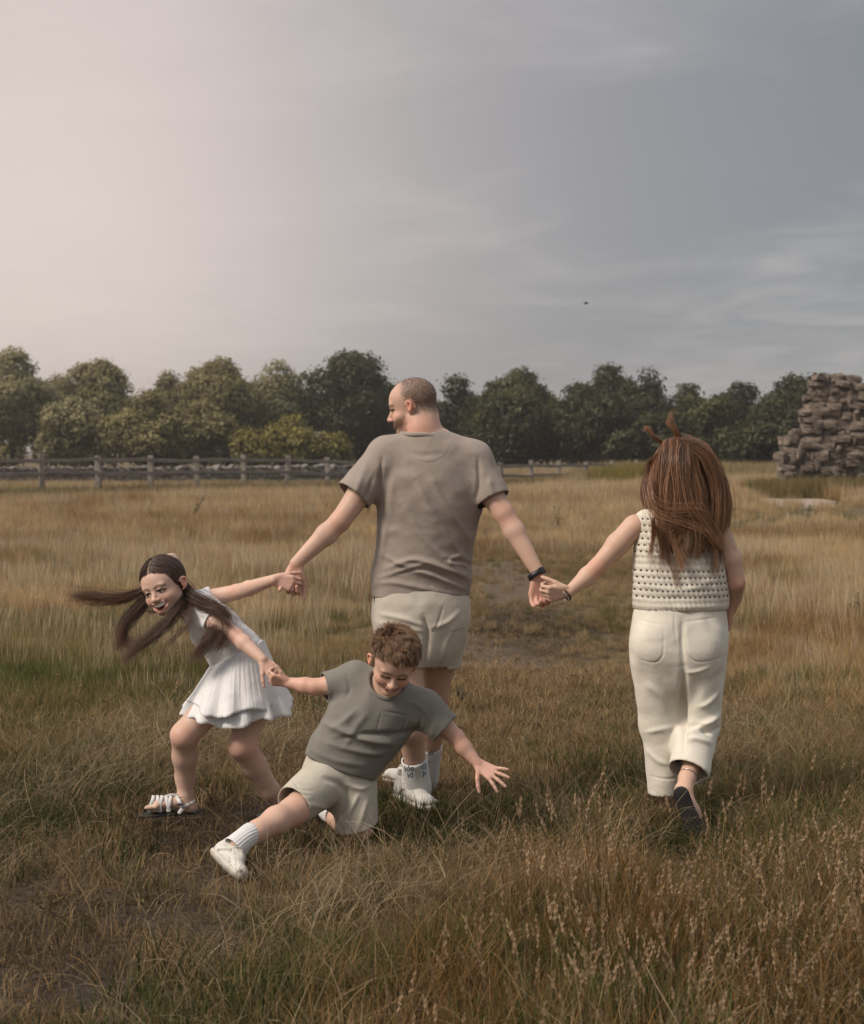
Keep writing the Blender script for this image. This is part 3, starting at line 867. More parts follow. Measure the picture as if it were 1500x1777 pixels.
def bird():
    c = W(1017, 527, 70); m = plain('bird_feather', (.03, .03, .035), .8, .2)
    f = Field(.008); f.chain([c + v3(-.10, 0, 0), c + v3(.02, 0, .01), c + v3(.11, 0, .03)], [.012, .035, .018], .02)
    V, F = f.draw(); o = link_obj('bird', mesh_np('bird', V, F), None, m); tag(o, 'tiny dark bird flying in the sky above the trees', 'bird')
    for s in (-1, 1):
        V = [c + v3(.05, 0, .02), c + v3(-.04, 0, .02), c + v3(-.05, s * .12, .07), c + v3(.03, s * .13, .08), c + v3(-.06, s * .27, .04), c + v3(-.02, s * .28, .045)]
        V = V + [v + v3(0, 0, -.008) for v in V]; F = [(0, 1, 2, 3), (3, 2, 4, 5), (6, 9, 8, 7), (9, 11, 10, 8)]
        link_obj('wing', mesh_np('wing', V, F, False), o, m)
bird()
# ------------------------------------------------------------------ thin summer haze
def build_haze():
    f = [(0, 3, 2, 1), (4, 5, 6, 7), (0, 1, 5, 4), (1, 2, 6, 5), (2, 3, 7, 6), (3, 0, 4, 7)]
    x, y0, y1, z0, z1 = 960, -360, 1260, -1.6, 16
    me = bpy.data.meshes.new('haze'); me.from_pydata([(-x, y0, z0), (x, y0, z0), (x, y1, z0), (-x, y1, z0), (-x, y0, z1), (x, y0, z1), (x, y1, z1), (-x, y1, z1)], [], f)
    m = bpy.data.materials.new('haze'); m.use_nodes = True; nt = m.node_tree; nt.nodes.clear()
    v = nt.nodes.new('ShaderNodeVolumePrincipled'); v.inputs['Density'].default_value = HAZE; v.inputs['Color'].default_value = (1.0, .93, .84, 1); v.inputs['Anisotropy'].default_value = .65
    o = nt.nodes.new('ShaderNodeOutputMaterial'); lk(nt, v.outputs[0], o.inputs['Volume'])
    tag(link_obj('haze', me, None, m), 'thin haze over the meadow', kind='stuff')
HAZE = .0010
build_haze()
# ------------------------------------------------------------------ people: shared builders
def skin_material():
    m, nt, b = new_mat('skin')
    a = attr_node(nt, 'col')
    n = noise_node(nt, 55, 5, 0.6)
    n2 = noise_node(nt, 9, 3, 0.6)
    c = mix_node(nt, 0.16, a.outputs['Color'], ramp_node(nt, n2, [(0.35, (0.42, 0.40, 0.36)), (0.65, (0.62, 0.48, 0.42))]), 'OVERLAY')
    c = mix_node(nt, 0.10, c, ramp_node(nt, noise_node(nt, 130, 4, .7), [(.4, (.35, .30, .28)), (.6, (.62, .58, .55))]), 'OVERLAY')
    lk(nt, c, b.inputs['Base Color'])
    b.inputs['Roughness'].default_value = 0.52
    b.inputs['Specular IOR Level'].default_value = 0.35
    b.inputs['Subsurface Weight'].default_value = 0.12
    b.inputs['Subsurface Radius'].default_value = (0.012, 0.005, 0.003)
    b.inputs['Subsurface Scale'].default_value = 0.5
    bump_node(nt, n, 0.10, 0.002, b)
    return m
SKIN = skin_material()

def cloth(name, col, dark=0.86, weave=900, rough=0.9, wr=0.25, sheen=0.15, slub=None):
    m, nt, b = new_mat(name)
    n = noise_node(nt, 14, 5, 0.62)
    c0 = tuple(x * dark for x in col)
    base = ramp_node(nt, n, [(0.30, c0), (0.70, tuple(min(1, x * 1.04) for x in col))])
    if slub:
        s = noise_node(nt, 60, 3, 0.6, stretch=slub)
        base = mix_node(nt, 0.5, base, ramp_node(nt, s, [(0.35, tuple(x * 0.80 for x in col)), (0.65, tuple(min(1, x * 1.10) for x in col))]))
    lk(nt, base, b.inputs['Base Color'])
    b.inputs['Roughness'].default_value = rough
    b.inputs['Specular IOR Level'].default_value = 0.15
    b.inputs['Sheen Weight'].default_value = sheen
    w = noise_node(nt, 30, 6, 0.7)
    p = bump_node(nt, w, wr, 0.012, b)
    cr = noise_node(nt, 7, 5, 0.6, dist=0.6); rn = cr.node; rn.noise_type = 'RIDGED_MULTIFRACTAL'
    p = bump_node(nt, cr, 0.42, 0.028, b, p)
    f = noise_node(nt, weave, 1, 0.5)
    bump_node(nt, f, 0.35, 0.0012, b, p)
    return m
def hair_mat(name, dark, mid, light):
    m, nt, b = new_mat(name)
    hi = nt.nodes.new('ShaderNodeHairInfo')
    c = ramp_node(nt, attr_node(nt, 'tone').outputs['Fac'], [(0.0, dark), (0.55, mid), (1.0, light)])
    tip = nt.nodes.new('ShaderNodeMath'); tip.operation = 'MULTIPLY'; tip.inputs[1].default_value = 0.35
    lk(nt, hi.outputs['Intercept'], tip.inputs[0])
    c = mix_node(nt, tip.outputs[0], c, light)
    lk(nt, c, b.inputs['Base Color'])
    b.inputs['Roughness'].default_value = 0.36
    b.inputs['Specular IOR Level'].default_value = 0.5
    return m

class Head:
    def __init__(s, o, F, up, h):
        s.o = np.asarray(o, float); s.h = h
        s.F = nrm(F); s.R = nrm(np.cross(s.F, up)); s.U = np.cross(s.R, s.F)
        s.M = np.array([s.R, s.F, s.U])
    def p(s, c): return s.o + s.h * (c[0] * s.R + c[1] * s.F + c[2] * s.U)
    def loc(s, V): return ((V - s.o) @ s.M.T) / s.h
def ss(x): x = np.clip(x, 0, 1); return x * x * (3 - 2 * x)
def dseg(P, a, b):
    a = np.asarray(a, float); b = np.asarray(b, float); d = b - a
    t = np.clip((P - a) @ d / (d @ d), 0, 1)
    return np.linalg.norm(P - a - t[:, None] * d, axis=1)
def paint(C, w, col, s=1.0):
    w = (ss(w) * s)[:, None]; return C * (1 - w) + np.asarray(col) * w
def pline(C, P, pts, r, col, s=1.0, soft=0.6):
    d = np.min([dseg(P, pts[i], pts[i + 1]) for i in range(len(pts) - 1)], 0)
    return paint(C, (r - d) / (r * soft) + 0.5, col, s)
def pline2(C, P, pts, r, col, s=1.0, soft=0.5, ymin=0.16):
    """a line drawn on the front of the face: x and z only"""
    Q = P[:, [0, 2]]; c = catmull(np.array([(p[0], p[-1]) for p in pts]), 14)
    d = np.min([dseg(Q, c[i], c[i + 1]) for i in range(len(c) - 1)], 0)
    return paint(C, ((r - d) / (r * soft) + 0.5) * (P[:, 1] > ymin), col, s)
def pell2(C, P, c, r, col, s=1.0, soft=0.4, ymin=0.16):
    d = np.hypot((P[:, 0] - c[0]) / r[0], (P[:, 2] - c[-1]) / r[-1])
    return paint(C, ((1 - d) / soft + 0.5) * (P[:, 1] > ymin), col, s)
def pell(C, P, c, r, col, s=1.0, soft=0.6):
    d = np.linalg.norm((P - np.asarray(c)) / np.asarray(r), axis=1)
    return paint(C, (1 - d) / soft + 0.5, col, s)

def sculpt_head(f, H, child=True, smile='open'):
    h = H.h
    E = lambda c, r, k=0.05, mode='add': f.ell(H.p(c), np.array(r) * h, H.M, k * h, mode)
    S = lambda a, b, ra, rb, k=0.03, mode='add': f.seg(H.p(a), H.p(b), ra * h, rb * h, k * h, mode=mode)
    ez = -0.085 if child else -0.02
    nz = ez - (0.125 if child else 0.17)
    mz = nz - 0.11
    if child:
        E((0, -.07, .12), (.355, .425, .37)); E((0, .10, -.14), (.29, .28, .34), .08); E((0, .15, .08), (.29, .235, .24), .08)
    else:
        E((0, -.06, .14), (.325, .41, .35)); E((0, .10, -.10), (.265, .285, .38), .08); E((0, .15, .14), (.26, .235, .22), .08)
    for s in (-1, 1):
        E((s * .165, .21, nz + .0), (.115, .115, .105), .07)                  # cheek
        S((s * .215, -.02, -.24), (s * .06, .25, -.42), .075, .075, .07)        # jaw
    E((0, .285, -.43), (.085, .075, .07), .06)                                # chin
    bz = ez + .085
    S((-.17, .325, bz), (.17, .325, bz), .045, .045, .06)                     # brow
    for s in (-1, 1):
        E((s * .125, .415, ez), (.085, .06, .048), .05, 'cut')
        E((s * .128, .305, ez), (.062, .062, .052), .015)
        S((s * .060, .352, ez + .020), (s * .130, .366, ez + .034), .016, .018, .012)   # lids
        S((s * .130, .366, ez + .034), (s * .200, .318, ez + .014), .018, .014, .012)
        S((s * .065, .350, ez - .022), (s * .195, .322, ez - .020), .016, .014, .02)
    nt_ = .432 if child else .452                                             # nose
    S((0, .365, ez + .01), (0, nt_, nz + .015), .028, .040, .04)
    E((0, nt_, nz), (.050, .045, .043), .025)
    for s in (-1, 1): E((s * .052, .400, nz - .008), (.032, .040, .028), .02)
    for s in (-1, 1): E((s * .026, .430, nz - .048), (.012, .014, .010), .008, 'cut')
    if smile == 'open':
        cz = mz + .035
        E((0, .43, cz - .070), (.130, .14, .062), .02, 'cut')
        for s in (-1, 1): E((s * .115, .37, cz - .030), (.058, .12, .034), .02, 'cut')
        up_ = [(-.192, .240, cz + .036), (-.11, .338, cz + .012), (0, .380, cz + .004), (.11, .338, cz + .012), (.192, .240, cz + .036)]
        lo_ = [(-.192, .240, cz + .030), (-.125, .314, cz - .088), (0, .358, cz - .150), (.125, .314, cz - .088), (.192, .240, cz + .030)]
        te = [(-.125, .280, cz - .014), (0, .345, cz - .040), (.125, .280, cz - .014)]
        for i in range(4):
            S(up_[i], up_[i + 1], .012, .012, .02); S(lo_[i], lo_[i + 1], .020, .020, .02)
        for i in range(2): S(te[i], te[i + 1], .030, .030, .004)
    else:
        cz = mz + .018
        up_ = [(-.135, .295, cz + .022), (-.07, .365, cz), (0, .385, cz), (.07, .365, cz), (.135, .295, cz + .022)]
        lo_ = [(-.135, .295, cz + .018), (-.07, .355, cz - .04), (0, .375, cz - .052), (.07, .355, cz - .04), (.135, .295, cz + .018)]
        for i in range(4):
            S(up_[i], up_[i + 1], .017, .017, .02); S(lo_[i], lo_[i + 1], .020, .020, .02)
        te = [(-.07, .345, cz - .018), (0, .365, cz - .022), (.07, .345, cz - .018)]
        E((0, .42, cz - .02), (.085, .07, .016), .01, 'cut')
        for i in range(2): S(te[i], te[i + 1], .012, .012, .003)
    for s in (-1, 1):                                                         # ears
        x = .335 if child else .315
        ring = [(x + .005, .035, ez + .055), (x + .045, -.01, ez + .105), (x + .095, -.085, ez + .10), (x + .105, -.125, ez + .02), (x + .065, -.085, ez - .075), (x + .01, -.015, ez - .125)]
        ring = [(s * (x + (a - x) * .75), -.04 + (b + .04) * .78, ez + (c - ez) * .85) for a, b, c in ring]
        ring = catmull(ring, 13)
        for i in range(12): S(ring[i], ring[i + 1], .019, .019, .012)
        f.ell(H.p((s * (x + .035), -.05, ez - .005)), np.array((.022, .068, .090)) * h, H.M @ np.array(((.82, -s * .57, 0), (s * .57, .82, 0), (0, 0, 1))).T if False else H.M, .02 * h)
        E((s * (x + .06), -.04, ez + .005), (.026, .026, .048), .012, 'cut')
    return dict(ez=ez, nz=nz, mz=mz, bz=bz, up=up_, lo=lo_, te=te, cz=cz)

def paint_face(C, V, H, g, hairc, lipc, browc, smile='open', eye='slit', blush=0.35):
    P = H.loc(V)
    near = (np.abs(P) < 0.75).all(1)
    p = P[near]; c = C[near].copy()
    for s in (-1, 1):
        c = pell(c, p, (s * .19, .24, g['nz'] + .02), (.13, .16, .12), c.mean(0) * np.array([1.10, .80, .76]), blush, 0.9)
        c = pell(c, p, (s * .37, -.07, g['ez']), (.10, .10, .13), c.mean(0) * np.array([1.12, .74, .68]), .7)
        c = pline2(c, p, [(s * .055, g['bz'] - .004), (s * .13, g['bz'] + .020), (s * .225, g['bz'] - .008)], .017, browc, .70, 1.2)
        if eye == 'slit':
            c = pline2(c, p, [(s * .070, g['ez'] - .006), (s * .13, g['ez'] + .010), (s * .205, g['ez'] - .010)], .017, (.030, .018, .014), 1.0, .6)
            c = pline2(c, p, [(s * .07, g['ez'] + .035), (s * .13, g['ez'] + .045), (s * .21, g['ez'] + .02)], .008, c.mean(0) * np.array([.6, .42, .38]), .5, 1.0)
        else:
            c = pell2(c, p, (s * .132, g['ez']), (.064, .020), (.58, .53, .49), 1, .35)
            c = pell2(c, p, (s * .128, g['ez'] + .004), (.030, .022), (.030, .018, .013), 1, .3)
            c = pline2(c, p, [(s * .062, g['ez'] + .006), (s * .13, g['ez'] + .025), (s * .215, g['ez'] + .000)], .013, (.022, .014, .011), 1.0, .5)
            c = pline2(c, p, [(s * .075, g['ez'] - .020), (s * .13, g['ez'] - .030), (s * .20, g['ez'] - .014)], .008, (.14, .075, .06), .7, .8)
        c = pline2(c, p, [(s * .075, g['nz'] + .01), (s * .125, g['nz'] - .05), (s * .165, g['nz'] - .12)], .012, c.mean(0) * np.array([.80, .60, .54]), .30, 1.4)
        c = pell(c, p, (s * .026, .43, g['nz'] - .046), (.013, .03, .010), (.18, .08, .06), .8)
    c = pell(c, p, (0, .44, g['nz']), (.06, .06, .05), c.mean(0) * np.array([1.1, .82, .78]), .35)
    cz = g['cz']
    if smile == 'open':
        c = pell2(c, p, (0, cz - .078), (.130, .060), (.13, .030, .026), 1, .25)
        c = pline2(c, p, [(-.125, cz - .006), (-.06, cz - .028), (0, cz - .036), (.06, cz - .028), (.125, cz - .006)], .027, (.93, .89, .81), 1.0, .3, .25)
        c = pline2(c, p, [(q[0] * .84, q[2] + .002) for q in g['up']], .011, lipc, .7, .8, .24)
        c = pline2(c, p, [(q[0] * .84, q[2]) for q in g['lo']], .019, lipc, .95, .9, .24)
    else:
        c = pline2(c, p, [(q[0], q[2]) for q in g['up']], .013, lipc, .75, 1.0)
        c = pline2(c, p, [(q[0], q[2]) for q in g['lo']], .016, lipc, .75, 1.0)
        c = pline2(c, p, [(-.115, cz + .010), (0, cz - .022), (.115, cz + .010)], .014, (.12, .035, .03), 1, .5)
        c = pline2(c, p, [(-.06, cz - .012), (0, cz - .022), (.06, cz - .012)], .009, (.74, .68, .63), .9, .5)
    C = C.copy(); C[near] = c
    return C

def hand(f, wrist, F, N, T, L, curls, thumb=(0.75, 0.55, 0.25), spread=0.0, k=0.006):
    """palm, four fingers and a thumb; F towards the knuckles, N out of the palm, T towards the thumb"""
    F = nrm(F); T = nrm(np.asarray(T) - F * (np.asarray(T) @ F)); N0 = np.cross(F, T)
    N = N0 if N0 @ np.asarray(N) > 0 else -N0
    wrist = np.asarray(wrist, float)
    off = (.165, .055, -.055, -.155); ln = (.43, .47, .44, .35)
    for i in range(4):
        kn = wrist + F * L * (.50 - .03 * abs(i - 1)) + T * L * off[i] - N * L * 0.01
        f.seg(wrist + F * L * .06 + T * L * off[i] * .55, kn, L * .075, L * .066, k * 1.6, w=N, q=0.85)
        f0 = nrm(F + T * spread * (1.3 - i) * .5)
        p = kn; r = L * .052; ang = 0
        for j, fr in enumerate((.46, .30, .24)):
            ang += math.radians(curls[i][j])
            q = p + (f0 * math.cos(ang) + N * math.sin(ang)) * L * ln[i] * fr
            f.seg(p, q, r, r * .92, k * .6); p = q; r *= .92
    d = nrm(T * thumb[0] + F * thumb[1] + N * thumb[2])
    p = wrist + F * L * .12 + T * L * .13; r = L * .072
    for j, fr in enumerate((.24, .19, .15)):
        q = p + d * L * fr
        f.seg(p, q, r, r * .86, k * 1.5 if j == 0 else k * .6); p = q; r *= .86
        d = nrm(d + F * .25 + N * .22)

def finish_cloth(name, f, mat, parent, Y0, folds=(), wr=0.004, wscale=(14, 14, 14), smooth=1, front=True, t=0.004):
    V, F = f.draw()
    V = relax(V, F, smooth, .5)
    rim = None
    if f.caps:
        V, F, N, B, rim = f.open_cloth(V, F)
        for _ in range(2):                                   # even out the hem lines
            S = np.zeros_like(V); c = np.zeros(len(V))
            np.add.at(S, B[:, 0], V[B[:, 1]]); np.add.at(S, B[:, 1], V[B[:, 0]])
            np.add.at(c, B[:, 0], 1); np.add.at(c, B[:, 1], 1)
            b = c == 2; V[b] = .4 * V[b] + .6 * S[b] / 2
    N = vert_normals(V, F)
    if wr:
        P = V * np.asarray(wscale)
        a = vnoise(P + vnoise(P * .7)[:, None] * .8) + .5 * vnoise(P * 2.1 + 9)
        V = V + N * (a * wr)[:, None]
    if folds: V = fold_displace(V, vert_normals(V, F), folds, Y0, front)
    if rim is not None:
        N = vert_normals(V, F); n = len(V)
        V = np.concatenate([V, V - N * t]); F = np.concatenate([F, F[:, ::-1] + n, rim])
    return link_obj(name, mesh_np(name, V, F), parent, mat)

def rib_tube(name, pts, rs, mat, parent, ribs=26, amp=0.0007, sides=104, roll=True):
    """knitted sock leg: a ribbed tube with a rolled top edge"""
    n = 18
    P = catmull(pts, n); R = np.interp(np.linspace(0, 1, n), np.linspace(0, 1, len(rs)), rs)
    V = []
    ref = np.array([0.0, 1.0, 0.0])
    rows = []
    for i in range(n):
        d = nrm(P[min(i + 1, n - 1)] - P[max(i - 1, 0)])
        a = nrm(np.cross(ref, d)); b = np.cross(d, a)
        th = np.linspace(0, 2 * np.pi, sides, endpoint=False)
        rr = R[i] + amp * np.cos(ribs * th)
        rows.append(P[i] + rr[:, None] * (np.cos(th)[:, None] * a + np.sin(th)[:, None] * b))
    inner = [P[0] + (rows[0] - P[0]) * 0.90]
    rows = inner + rows
    V = np.concatenate(rows); m = len(rows)
    i, s = np.meshgrid(np.arange(m - 1), np.arange(sides), indexing='ij')
    F = np.stack([i * sides + s, i * sides + (s + 1) % sides, (i + 1) * sides + (s + 1) % sides, (i + 1) * sides + s], -1).reshape(-1, 4)
    return link_obj(name, mesh_np(name, V, F), parent, mat)

SOLE = plain('rubber_sole', (.05, .045, .04), .8, .2)
def sneaker(parent, heel, toe, up, L, upper_m, sole_m, trim_m, lace_m, label=None):
    heel = np.asarray(heel, float); F = nrm(np.asarray(toe) - heel); S = nrm(np.cross(F, up)); U = np.cross(S, F)
    p = lambda x, y, z: heel + L * (x * F + y * S + z * U)
    M = np.array([F, S, U])
    f = Field(0.0028)
    f.seg(p(.13, 0, .16), p(.13, 0, .30), .115 * L, .105 * L, .03 * L)
    f.seg(p(.13, 0, .16), p(.50, 0, .17), .12 * L, .125 * L, .05 * L)
    f.seg(p(.30, 0, .29), p(.60, 0, .22), .085 * L, .09 * L, .05 * L)
    f.seg(p(.50, 0, .16), p(.86, 0.02, .13), .13 * L, .115 * L, .05 * L, w=U, q=.85)
    f.seg(p(.14, 0, .34), p(.14, 0, .60), .078 * L, .09 * L, .02 * L, mode='cut')
    f.box(p(.5, 0, -.03), (L, L, .09 * L), M, .005, .004, 'cut')
    V, Fc = f.draw(); V = relax(V, Fc, 1)
    sh = link_obj('shoe', mesh_np('shoe', V, Fc), parent, upper_m)
    g = Field(0.0028)
    g.seg(p(.13, 0, .06), p(.5, 0, .055), .135 * L, .135 * L, .03 * L, w=U, q=.55)
    g.seg(p(.5, 0, .055), p(.87, .02, .07), .14 * L, .125 * L, .03 * L, w=U, q=.5)
    for x in np.linspace(.06, .94, 9): g.box(p(x, 0, -.012), (.018 * L, .2 * L, .012 * L), M, .001, .002, 'cut')
    V, Fc = g.draw()
    link_obj('sole', mesh_np('sole', V, Fc), sh, sole_m)
    # overlays on the sides, toe cap and heel tab
    t = Field(0.0025)
    for s in (-1, 1):
        t.seg(p(.20, s * .108, .12), p(.42, s * .112, .23), .024 * L, .022 * L, .01 * L)
        t.seg(p(.42, s * .112, .23), p(.62, s * .115, .12), .022 * L, .024 * L, .01 * L)
        t.seg(p(.62, s * .112, .12), p(.86, s * .085, .14), .026 * L, .028 * L, .01 * L)
    t.seg(p(.90, -.09, .13), p(.93, .09, .13), .035 * L, .035 * L, .01 * L)
    t.seg(p(.03, 0, .16), p(.035, 0, .38), .03 * L, .026 * L, .01 * L)
    V, Fc = t.draw()
    link_obj('overlay', mesh_np('overlay', V, Fc), sh, trim_m)
    g2 = Field(0.0025)
    g2.seg(p(.27, 0, .40), p(.60, 0, .305), .055 * L, .06 * L, .01 * L, w=U, q=.45)
    V, Fc = g2.draw()
    link_obj('tongue', mesh_np('tongue', V, Fc), sh, trim_m)
    for k in range(4):
        x = .36 + .07 * k; zt = .40 - .028 * k
        pts = [p(x - .03, -.09, zt - .07), p(x, -.04, zt), p(x + .01, 0.0, zt + .012), p(x, .04, zt), p(x - .03, .09, zt - .07)]
        link_obj('lace', tube_mesh('lace', catmull(pts, 9), .0026), sh, lace_m)
    for s in (-1, 1):
        pts = [p(.36, 0, .415), p(.34, s * .06, .46), p(.38, s * .13, .42), p(.43, s * .12, .34), p(.40, s * .03, .40), p(.46, s * .16, .30)]
        link_obj('lace', tube_mesh('lace', catmull(pts, 20), .0024), sh, lace_m)
    if label: sh['label'] = label
    return sh

def surface_roots(V, N, mask, n, rng):
    idx = np.flatnonzero(mask)
    return rng.choice(idx, n, replace=len(idx) < n)

WHITE_SHOE = plain('white_leather', (.70, .66, .60), .55, .4)
BONE = plain('bone_mesh', (.52, .47, .40), .8, .2)
CREAM_SOLE = plain('cream_rubber', (.62, .57, .49), .7, .3)
LACE = plain('cotton_lace', (.74, .71, .66), .9, .1)
SOCK = cloth('ribbed_cotton', (.72, .70, .68), .94, wr=.08)
INK = plain('ink', (.03, .06, .09), .8, .1)
DNECK = (0, 0, 1)
# ------------------------------------------------------------------ the man
def build_man():
    Y0 = 6.65
    J = lambda x, y, d=0.0: W(x, y, Y0 + d)
    DY = v3(0, 1, 0)
    f = Field(0.004)
    # trunk under the clothes
    f.chain([J(733, 1070), J(735, 960), J(744, 850), J(744, 800)], [.150, .140, .165, .150], .04, DY, .60)
    f.chain([J(735, 775), J(733, 745, .0), J(727, 712, .02)], [.075, .062, .060], .03)
    f.seg(J(735, 775), J(683, 797), .055, .050, .04); f.seg(J(745, 775), J(812, 800), .055, .050, .04)
    # arms
    le, lw = J(590, 905, -.10), J(514, 978, -.14)
    f.chain([J(672, 800), J(628, 852, -.05), le], [.054, .052, .041], .02)
    f.chain([le, J(566, 928, -.11), lw], [.041, .042, .026], .015, DY, .85)
    re_, rw = J(874, 890, -.08), J(933, 992, -.15)
    f.chain([J(818, 803), J(848, 850, -.04), re_], [.054, .052, .042], .02)
    f.chain([re_, J(893, 922, -.10), rw], [.042, .043, .027], .015, DY, .85)
    # hands, closed on the hands they hold
    hand(f, J(512, 980, -.14), (.10, -.12, -1), (-.45, -1, 0), (-1, .1, 0), .19,
         [(60, 75, 40), (55, 75, 40), (45, 65, 40), (12, 22, 15)], (.40, .75, .75))
    hand(f, J(935, 996, -.15), (-.03, -.1, -1), (.5, -1, 0), (1, .3, -.2), .19,
         [(45, 70, 45), (42, 70, 45), (35, 55, 40), (15, 35, 25)], (.75, .6, .5))
    # legs
    f.chain([J(700, 1075), J(706, 1140, -.02), J(712, 1205, -.04)], [.088, .075, .058], .03)
    f.chain([J(712, 1205, -.04), J(713, 1265, .0), J(722, 1330, .08), J(722, 1368, .13)], [.058, .060, .042, .038], .02)
    f.chain([J(772, 1075), J(764, 1140, .08), J(755, 1205, .15)], [.088, .072, .056], .03)
    f.chain([J(755, 1205, .15), J(752, 1260, .24), J(746, 1310, .34), J(744, 1345, .40)], [.056, .056, .040, .036], .02)
    H = Head(J(715, 704, .03), (-.93, .26, -.16), (-.16, .0, 1), .232)
    g = sculpt_head(f, H, False, 'closed')
    f.seg(H.p((0, -.20, -.20)), J(733, 750), .058, .064, .03)
    V, F = f.draw(); V = relax(V, F, 1, .4); N = vert_normals(V, F)
    base = np.array([.62, .41, .315])
    C = np.tile(base, (len(V), 1)) * (1 + .06 * vnoise(V * 25))[:, None]
    C = pell(C, V, J(690, 905, 0), (.02, .02, .02), base, 0)
    for e in (le, re_): C = pell(C, V, e + v3(0, -.03, 0), (.05, .05, .05), (.62, .33, .24), .45, .9)
    for w_ in (lw, rw): C = pell(C, V, w_ + v3(0, -.03, -.10), (.09, .09, .09), (.60, .29, .21), .55, .9)
    C = pell(C, V, J(728, 742), (.075, .09, .05), (.60, .27, .19), .55, .9)
    C = paint_face(C, V, H, g, None, (.42, .16, .13), (.14, .09, .06), 'closed', 'slit', .4)
    P = H.loc(V)
    # clipped hair: colour on the scalp, beard shadow on the jaw
    line = .17 + .06 * vnoise(P * 9)                     # hairline
    hz = np.maximum(P[:, 2] - .23 - np.maximum(P[:, 1], 0) * .25, (-.04 - P[:, 1]) * 1.1 + (P[:, 2] + .17) * .55)
    rec = np.clip((.22 - P[:, 1] + .03 * vnoise(P * 8)) / .22, 0, 1)
    inside = (np.abs(P) < .7).all(1)
    earz = np.linalg.norm((P - np.array([0, -.05, -.02])) / np.array([9, .10, .14]), axis=1) > 1
    nape = ss((P[:, 2] + .27) / .22)
    m = np.clip(hz / .13, 0, 1) * rec * inside * earz * nape
    grain = .72 + .38 * vnoise(V * 420)
    C = paint(C, m * np.clip(grain, .35, 1), (.080, .056, .042), .92)
    bd = np.clip((-.10 - P[:, 2]) / .10, 0, 1) * np.clip((P[:, 1] - .02) / .08, 0, 1) * np.clip((P[:, 2] + .60) / .1, 0, 1) * inside
    bd *= (np.linalg.norm((P - np.array([0, .34, g['cz'] - .01])) / np.array([.11, .2, .05]), axis=1) > 1)
    bd *= (P[:, 2] < g['nz'] - .035) | (P[:, 1] < .25)
    bd *= np.clip(.26 - np.abs(P[:, 0]) * .0, 0, 1) * 4
    C = paint(C, np.clip(bd, 0, 1) * np.clip(grain, .3, 1), (.30, .185, .13), .55)
    me = mesh_np('person', V, F, colors=C)
    man = link_obj('person', me, None, SKIN)
    tag(man, 'man seen from behind in a taupe t-shirt, looking over his shoulder', 'person', 'family of four running hand in hand')
    # stubble of clipped hair
    rng = np.random.default_rng(3)
    w_ = np.clip(m, 0, 1); idx = rng.choice(len(V), 5200, p=w_ / w_.sum())
    root = V[idx] + rng.normal(0, .0012, (5200, 3)); d = N[idx] * .6 - H.F * .2 - H.U * .55 + rng.normal(0, .22, (5200, 3))
    d /= np.linalg.norm(d, axis=1, keepdims=True)
    ln = rng.uniform(.002, .0045, 5200)[:, None]
    hair_object('clipped_hair', np.stack([root, root + d * ln * .5, root + d * ln], 1), .00035,
                hair_mat('clipped_brown', (.045, .032, .025), (.10, .072, .055), (.20, .155, .125)), man)
    w_ = np.clip(bd, 0, 1); idx = rng.choice(len(V), 1800, p=w_ / w_.sum())
    root = V[idx] + rng.normal(0, .001, (1800, 3)); d = N[idx] * .5 - H.U * .7 + rng.normal(0, .25, (1800, 3))
    d /= np.linalg.norm(d, axis=1, keepdims=True)
    hair_object('beard', np.stack([root, root + d * .003, root + d * .006], 1), .0003,
                hair_mat('beard_brown', (.08, .045, .028), (.17, .10, .06), (.28, .18, .12)), man)

    # ---- t-shirt
    f = Field(0.005)
    f.chain([J(729, 1062), J(730, 1020), J(734, 975), J(742, 900), J(746, 858), J(746, 836)],
            [.196, .194, .189, .196, .206, .204], .05, DY, .60)
    f.seg(J(734, 768), J(672, 791), .066, .072, .05); f.seg(J(742, 768), J(822, 797), .066, .066, .05)
    f.seg(J(670, 793), J(604, 872, -.07), .078, .080, .045)
    f.seg(J(822, 798), J(867, 884, -.07), .074, .068, .045)
    f.cap(J(615, 861, -.06), J(604, 872, -.07) - J(670, 793), .16, .092)
    f.cap(J(860, 866, -.05), J(867, 884, -.07) - J(826, 800), .15, .080)
    f.cap(J(730, 1034, 0), v3(.02, 0, -1), .30, .30)
    nk = J(733, 757)
    f.seg(J(733, 752), J(728, 700), .074, .12, .004, mode='cut')
